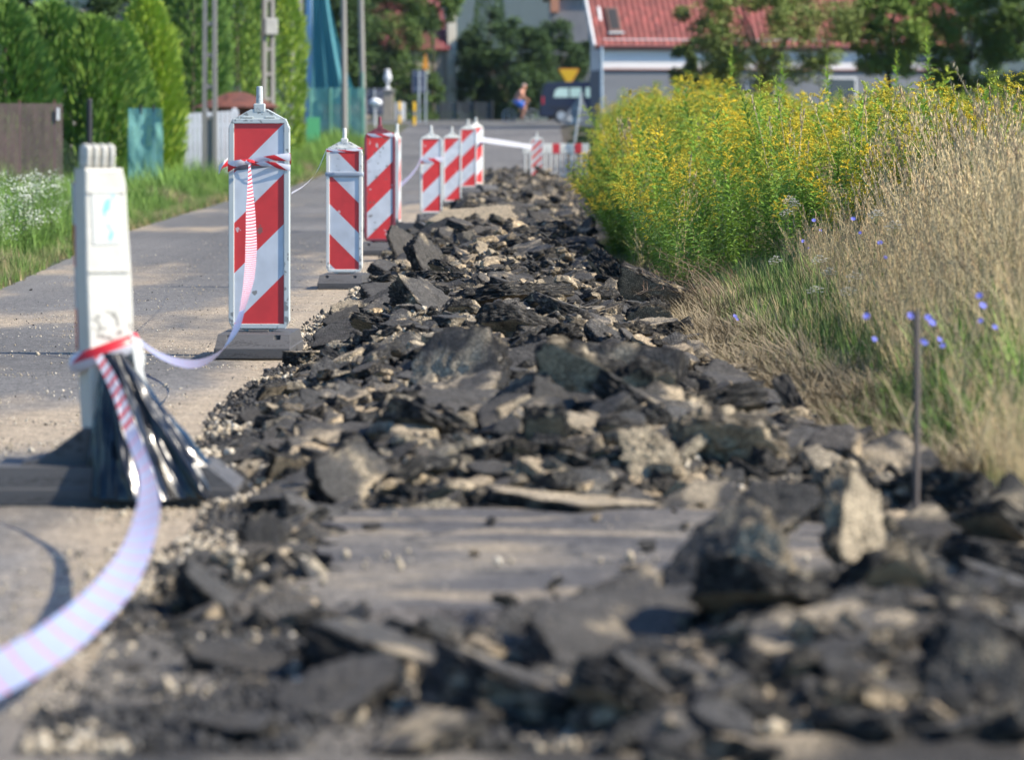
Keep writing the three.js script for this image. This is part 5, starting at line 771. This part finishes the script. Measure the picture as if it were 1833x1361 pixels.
function signBack(px, py, d, w, h, label) { const t = thing('road_sign', label, 'road sign', [X(px, d), rise(d), -d]), y = Y(py, d) - rise(d); part('post', cyl(0.035, 0.035, y + h / 2, 0, (y + h / 2) / 2, 0.04, 12), M.galv, t); const p = part('plate', bx(w, h, 0.03, 0, y, 0, 0.01), M.signBack, t); for (const k of [-0.3, 0.3]) part('bracket', bx(w * 0.8, 0.03, 0.02, 0, y + k * h, 0.025, 0.004), M.galv, p); return t; }
signBack(670, 182, 165, 0.78, 1.1, 'large rectangular sign with a dark back before the stone gate pillar');
{ const t = signBack(750, 146, 178, 0.62, 1.05, 'dark-backed sign on a slim post with an orange plate above'); const d = 178, y = Y(110, d) - rise(d); const g = extrude([[0, 0.42], [-0.13, -0.2], [-0.08, -0.38], [0.08, -0.38], [0.13, -0.2]], 0.02, 0.004); part('orange_plate', g.translate(0.3, y, 0), std([0.75, 0.3, 0.03], 0.5), t); part('post', cyl(0.035, 0.035, y, 0.3, y / 2, -0.06, 12), M.galv, t); }
{ const d = 186.8, t = thing('gate_pillar', 'beige stone gate pillar topped with a white carved urn', 'gate pillar', [X(694, d), rise(d), -d]); part('shaft', bx(0.55, 1.5, 0.5, 0, 0.75, 0, 0.02), std([0.42, 0.36, 0.28], 0.9, { map: plasterTex }), t); part('cap', bx(0.68, 0.12, 0.62, 0, 1.56, 0, 0.02), M.concrete, t); part('urn', new THREE.LatheGeometry([[0, 0], [0.16, 0], [0.17, 0.05], [0.06, 0.12], [0.05, 0.25], [0.1, 0.33], [0.17, 0.45], [0.2, 0.6], [0.17, 0.68], [0.12, 0.74], [0.13, 0.85], [0.09, 0.95], [0, 0.98]].map(([x, y]) => new THREE.Vector2(x, y)), 20).translate(0, 1.62, 0), M.white, t); }
{ const d = 150, t = thing('covered_lamp', 'white plastic-wrapped bundle on a short post by the road edge', 'wrapped post', [X(672, d), rise(d), -d]); part('post', cyl(0.03, 0.03, 0.95, 0, 0.45, 0, 10), M.white, t); const g = new THREE.IcosahedronGeometry(0.2, 8), p = g.attributes.position; for (let i = 0; i < p.count; i++) { const k = 0.6 + 0.75 * fbm(p.getX(i) * 5, p.getY(i) * 5, p.getZ(i) * 5, 3); p.setXYZ(i, p.getX(i) * k * 1.25, p.getY(i) * k * 0.8, p.getZ(i) * k); } const gm = mergeVertices((() => { g.deleteAttribute('uv'); g.deleteAttribute('normal'); return g; })(), 1e-4); gm.computeVertexNormals(); part('wrapping', gm.translate(0, 1.0, 0), std([0.82, 0.83, 0.85], 0.4), t); }
for (const [px, d, l] of [[715, 168, 'yellow and grey marker post by the white box'], [741, 160, 'yellow and grey marker post at the kerb of the verge']]) { const t = thing('marker_post', l, 'marker post', [X(px, d), rise(d), -d]); part('shaft', cyl(0.07, 0.07, 0.9, 0, 0.45, 0, 14), std([0.75, 0.45, 0.02], 0.6), t); part('grey_band', cyl(0.074, 0.074, 0.2, 0, 0.47, 0, 14), std([0.2, 0.2, 0.2], 0.7), t); part('cap', cyl(0.04, 0.07, 0.05, 0, 0.925, 0, 14), std([0.75, 0.45, 0.02], 0.6), t); }
{ const d = 187.4, t = thing('utility_box', 'white utility box beside the stone gate pillar', 'utility box', [X(716, d), rise(d), -d]); part('cabinet', bx(0.5, 0.95, 0.3, 0, 0.52, 0, 0.02), M.white, t); part('door', bx(0.42, 0.8, 0.02, 0, 0.54, 0.155, 0.006), M.fencewhite, t); part('plinth', bx(0.54, 0.12, 0.34, 0, 0.02, 0, 0.01), M.concrete, t); }
// ---------------------------------------------------------------- van
{
  const d = 174, t = thing('van', 'dark blue van with pale windows stopped at the cross street', 'van', [X(1060, d), rise(d) + 0.02, -d]), L = 4.5, paint = new THREE.MeshPhysicalMaterial({ color: new THREE.Color().setRGB(0.005, 0.011, 0.04), roughness: 0.4, clearcoat: 0.35, clearcoatRoughness: 0.1 });
  const prof = [[-2.25, 0.32], [-2.28, 0.75], [-2.24, 1.05], [-2.1, 1.68], [-1.98, 1.76], [-0.5, 1.79], [0.55, 1.76], [0.75, 1.7], [1.45, 1.08], [2.1, 0.95], [2.25, 0.78], [2.28, 0.34]];
  const body = extrude(prof.slice().reverse(), 1.66, 0.05); body.translate(0, 0, -1.66); part('body', body, paint, t);
  const skyTintGlass = new THREE.MeshPhysicalMaterial({ color: new THREE.Color().setRGB(0.5, 0.68, 0.6), roughness: 0.12, metalness: 0.0, clearcoat: 1 });  // opaque pale green: sky reflection and light through the windows put into colour
  for (const q of [[[-1.72, 1.14], [-1.64, 1.45], [-1.5, 1.55], [-0.5, 1.57], [-0.5, 1.14]], [[-0.3, 1.14], [-0.3, 1.57], [0.5, 1.56], [0.62, 1.5], [0.62, 1.14]], [[0.72, 1.14], [0.72, 1.46], [1.12, 1.14]]]) part('side_window', extrude(q.slice().reverse(), 0.012, 0.004).translate(0, 0, 0.048), skyTintGlass, t);
  part('window_pillar', bx(0.06, 0.4, 0.014, -1.02, 1.35, 0.066, 0.003), M.dark, t);
  for (const x of [-1.38, 1.42]) { const w = part('wheel', mv(new THREE.CylinderGeometry(0.32, 0.32, 0.2, 28), x, 0.32, -0.02, Math.PI / 2), M.dark, t); part('rim', mv(new THREE.CylinderGeometry(0.2, 0.19, 0.03, 20), x, 0.32, 0.092, Math.PI / 2), M.galv, w); const w2 = part('wheel', mv(new THREE.CylinderGeometry(0.32, 0.32, 0.2, 28), x, 0.32, -1.64, Math.PI / 2), M.dark, t); }
  part('tail_light', bx(0.1, 0.34, 0.06, -2.2, 1.0, 0.03, 0.015), std([0.45, 0.02, 0.03], 0.3), t); part('bumper', bx(0.14, 0.24, 1.74, -2.3, 0.45, -0.83, 0.03), std([0.02, 0.022, 0.035], 0.6), t); part('headlight', bx(0.2, 0.14, 0.05, 2.12, 0.84, 0.03, 0.02), M.white, t); part('side_trim', bx(3.6, 0.05, 0.02, -0.1, 0.7, 0.056, 0.006), M.dark, t); for (const x of [-0.42, 0.52]) part('door_handle', bx(0.16, 0.035, 0.02, x, 1.04, 0.058, 0.006), M.dark, t); part('mirror', bx(0.12, 0.16, 0.16, 0.98, 1.18, 0.13, 0.03), paint, t);
}
// ---------------------------------------------------------------- cyclist and bicycle
{
  const d = 180, bike = thing('bicycle', 'dark city bicycle ridden along the cross street', 'bicycle', [X(931, d), rise(d) + 0.02, -d]), dk = std([0.03, 0.03, 0.035], 0.5);
  for (const x of [-0.52, 0.54]) { const w = part('wheel', mv(new THREE.TorusGeometry(0.325, 0.02, 8, 36), x, 0.345, 0), M.dark, bike); part('rim', mv(new THREE.TorusGeometry(0.295, 0.017, 6, 36), x, 0.345, 0), M.galv, w); const L = [cyl(0.03, 0.03, 0.08, 0, 0, 0, 10).applyMatrix4(new THREE.Matrix4().makeRotationX(Math.PI / 2))]; for (let i = 0; i < 16; i++) L.push(bar(V(0, 0, 0), V(Math.cos(i * 0.3927) * 0.3, Math.sin(i * 0.3927) * 0.3, 0), 0.004, 4)); part('spokes', merge(L).translate(x, 0.345, 0), M.galv, w); }
  const P = { b: V(0, 0.3, 0), s: V(-0.17, 0.82, 0), h: V(0.4, 0.88, 0), r: V(-0.52, 0.345, 0), f: V(0.54, 0.345, 0) };
  part('frame', merge([bar(P.b, P.s, 0.018), bar(V(-0.14, 0.72, 0), V(0.38, 0.8, 0), 0.018), bar(P.b, V(0.4, 0.72, 0), 0.02), bar(P.b, P.r, 0.012), bar(P.r, V(-0.14, 0.72, 0), 0.01), bar(V(0.37, 0.98, 0), P.f, 0.014)]), dk, bike);
  part('handlebar', merge([bar(V(0.36, 1.0, -0.28), V(0.4, 1.02, 0), 0.012), bar(V(0.36, 1.0, 0.28), V(0.4, 1.02, 0), 0.012), bar(V(0.37, 0.98, 0), V(0.4, 1.02, 0), 0.014)]), M.galv, bike);
  part('saddle', (() => { const g = new THREE.SphereGeometry(0.13, 14, 10); g.scale(1, 0.3, 0.62); return g.translate(-0.19, 0.87, 0); })(), dk, bike); part('crank', merge([cyl(0.09, 0.09, 0.02, 0, 0, 0, 18).applyMatrix4(new THREE.Matrix4().makeRotationX(Math.PI / 2)).translate(0, 0.3, 0.05), bar(V(0, 0.3, 0.07), V(0.06, 0.15, 0.09), 0.012), bar(V(0, 0.3, -0.07), V(-0.06, 0.45, -0.09), 0.012)]), dk, bike); for (const [x, y, z] of [[0.06, 0.15, 0.14], [-0.06, 0.45, -0.14]]) part('pedal', bx(0.09, 0.025, 0.09, x, y, z, 0.005), dk, bike);
  // rider: one continuous body from capsules joined smoothly
  const man = thing('person', 'bare-chested rider in blue shorts leaning forward over the handlebar', 'person', [X(931, d), rise(d) + 0.02, -d]);
  const J = []; const cap = (a, b, r0, r1) => J.push([V(...a), V(...b), r0, r1]);
  cap([-0.17, 0.98, 0], [-0.08, 1.22, 0], 0.15, 0.145); cap([-0.08, 1.22, 0], [0.06, 1.42, 0], 0.145, 0.15); cap([0.03, 1.43, -0.15], [0.03, 1.43, 0.15], 0.075, 0.075); cap([0.09, 1.5, 0], [0.14, 1.58, 0], 0.062, 0.058); cap([0.165, 1.66, 0], [0.175, 1.73, 0], 0.09, 0.1); cap([0.255, 1.675, 0], [0.27, 1.655, 0], 0.02, 0.018); cap([0.2, 1.6, 0], [0.22, 1.6, 0], 0.06, 0.05); cap([0.16, 1.68, -0.1], [0.16, 1.7, -0.1], 0.024, 0.02); cap([0.16, 1.68, 0.1], [0.16, 1.7, 0.1], 0.024, 0.02);
  for (const s of [-1, 1]) { cap([0.04, 1.42, s * 0.19], [0.17, 1.19, s * 0.23], 0.058, 0.045); cap([0.17, 1.19, s * 0.23], [0.36, 1.05, s * 0.25], 0.044, 0.03); cap([0.36, 1.05, s * 0.25], [0.4, 1.02, s * 0.25], 0.032, 0.036); }
  cap([-0.15, 0.95, 0.09], [0.22, 0.68, 0.11], 0.1, 0.068); cap([0.22, 0.68, 0.11], [0.06, 0.25, 0.12], 0.062, 0.04); cap([0.05, 0.22, 0.13], [0.16, 0.19, 0.13], 0.042, 0.036);
  cap([-0.15, 0.95, -0.09], [0.25, 0.88, -0.11], 0.1, 0.068); cap([0.25, 0.88, -0.11], [-0.06, 0.54, -0.12], 0.062, 0.04); cap([-0.07, 0.52, -0.13], [0.04, 0.49, -0.13], 0.042, 0.036);
  const res = 84, mc = new MarchingCubes(res, new THREE.MeshBasicMaterial(), false, false, 90000), half = 0.95, c0 = V(0.1, 0.95, 0), q = V(), ab = V(), ap = V(); mc.isolation = 0;
  for (let k = 0; k < res; k++) for (let j = 0; j < res; j++) for (let i = 0; i < res; i++) { q.set((i - res / 2) / (res / 2) * half + c0.x, (j - res / 2) / (res / 2) * half + c0.y, (k - res / 2) / (res / 2) * half + c0.z); let s = 0; for (const [a, b, r0, r1] of J) { ab.subVectors(b, a); ap.subVectors(q, a); const tt = clamp(ap.dot(ab) / ab.lengthSq()), dd = ap.addScaledVector(ab, -tt).length() - mix(r0, r1, tt); s += Math.exp(-dd * 70); } mc.field[i + j * res + k * res * res] = Math.log(s + 1e-30) / 70; }
  mc.update(); const n = mc.count, P3 = Array.from(mc.positionArray.subarray(0, n * 3)), N3 = Array.from(mc.normalArray.subarray(0, n * 3)), C3 = [];
  for (let i = 0; i < n; i++) { const x = P3[i * 3] = P3[i * 3] * half + c0.x, y = P3[i * 3 + 1] = P3[i * 3 + 1] * half + c0.y; P3[i * 3 + 2] = P3[i * 3 + 2] * half + c0.z; const up = x * -0.45 + y; C3.push(...(y < 0.27 && P3[i * 3 + 2] > 0 || y < 0.56 && P3[i * 3 + 2] < 0 && x < 0.08 ? [0.04, 0.04, 0.045] : y > 1.745 || (y > 1.68 && x < 0.13) ? [0.35, 0.3, 0.26] : [0.5, 0.235, 0.15])); }
  let bg = new THREE.BufferGeometry(); bg.setAttribute('position', new THREE.Float32BufferAttribute(P3, 3)); bg.setAttribute('normal', new THREE.Float32BufferAttribute(N3, 3)); bg.setAttribute('color', new THREE.Float32BufferAttribute(C3, 3));
  const F5 = [bg]; for (const s of [-1, 1]) for (let f = 0; f < 5; f++) { const g = new THREE.CapsuleGeometry(0.0095, f === 4 ? 0.03 : 0.05 - 0.004 * Math.abs(f - 1), 3, 6); g.rotateZ(f === 4 ? 0.4 : 1.9); g.translate(0.41 - (f === 4 ? 0.045 : 0), 0.995 + (f === 4 ? 0.03 : 0), s * (0.212 + f * 0.021)); F5.push(paint(g, [0.5, 0.235, 0.15])); }
  for (const s of [-1, 1]) F5.push(paint(new THREE.SphereGeometry(0.011, 8, 6).translate(0.262, 1.71, s * 0.035), [0.03, 0.025, 0.02]));
  part('body', merge(F5), std([1, 1, 1], 0.6, { vertexColors: true }), man);
  const sh = []; for (const s of [-1, 1]) { const g = bar(V(-0.17, 0.97, s * 0.085), s > 0 ? V(0.16, 0.725, 0.11) : V(0.18, 0.895, -0.11), 0.125, 14, 0.098); sh.push(g); } sh.push((() => { const g = new THREE.SphereGeometry(0.17, 16, 12); g.scale(1, 0.85, 1.05); return g.translate(-0.16, 0.99, 0); })()); part('shorts', merge(sh), std([0.05, 0.17, 0.55], 0.8), man);
}
renderer.render(scene, camera);
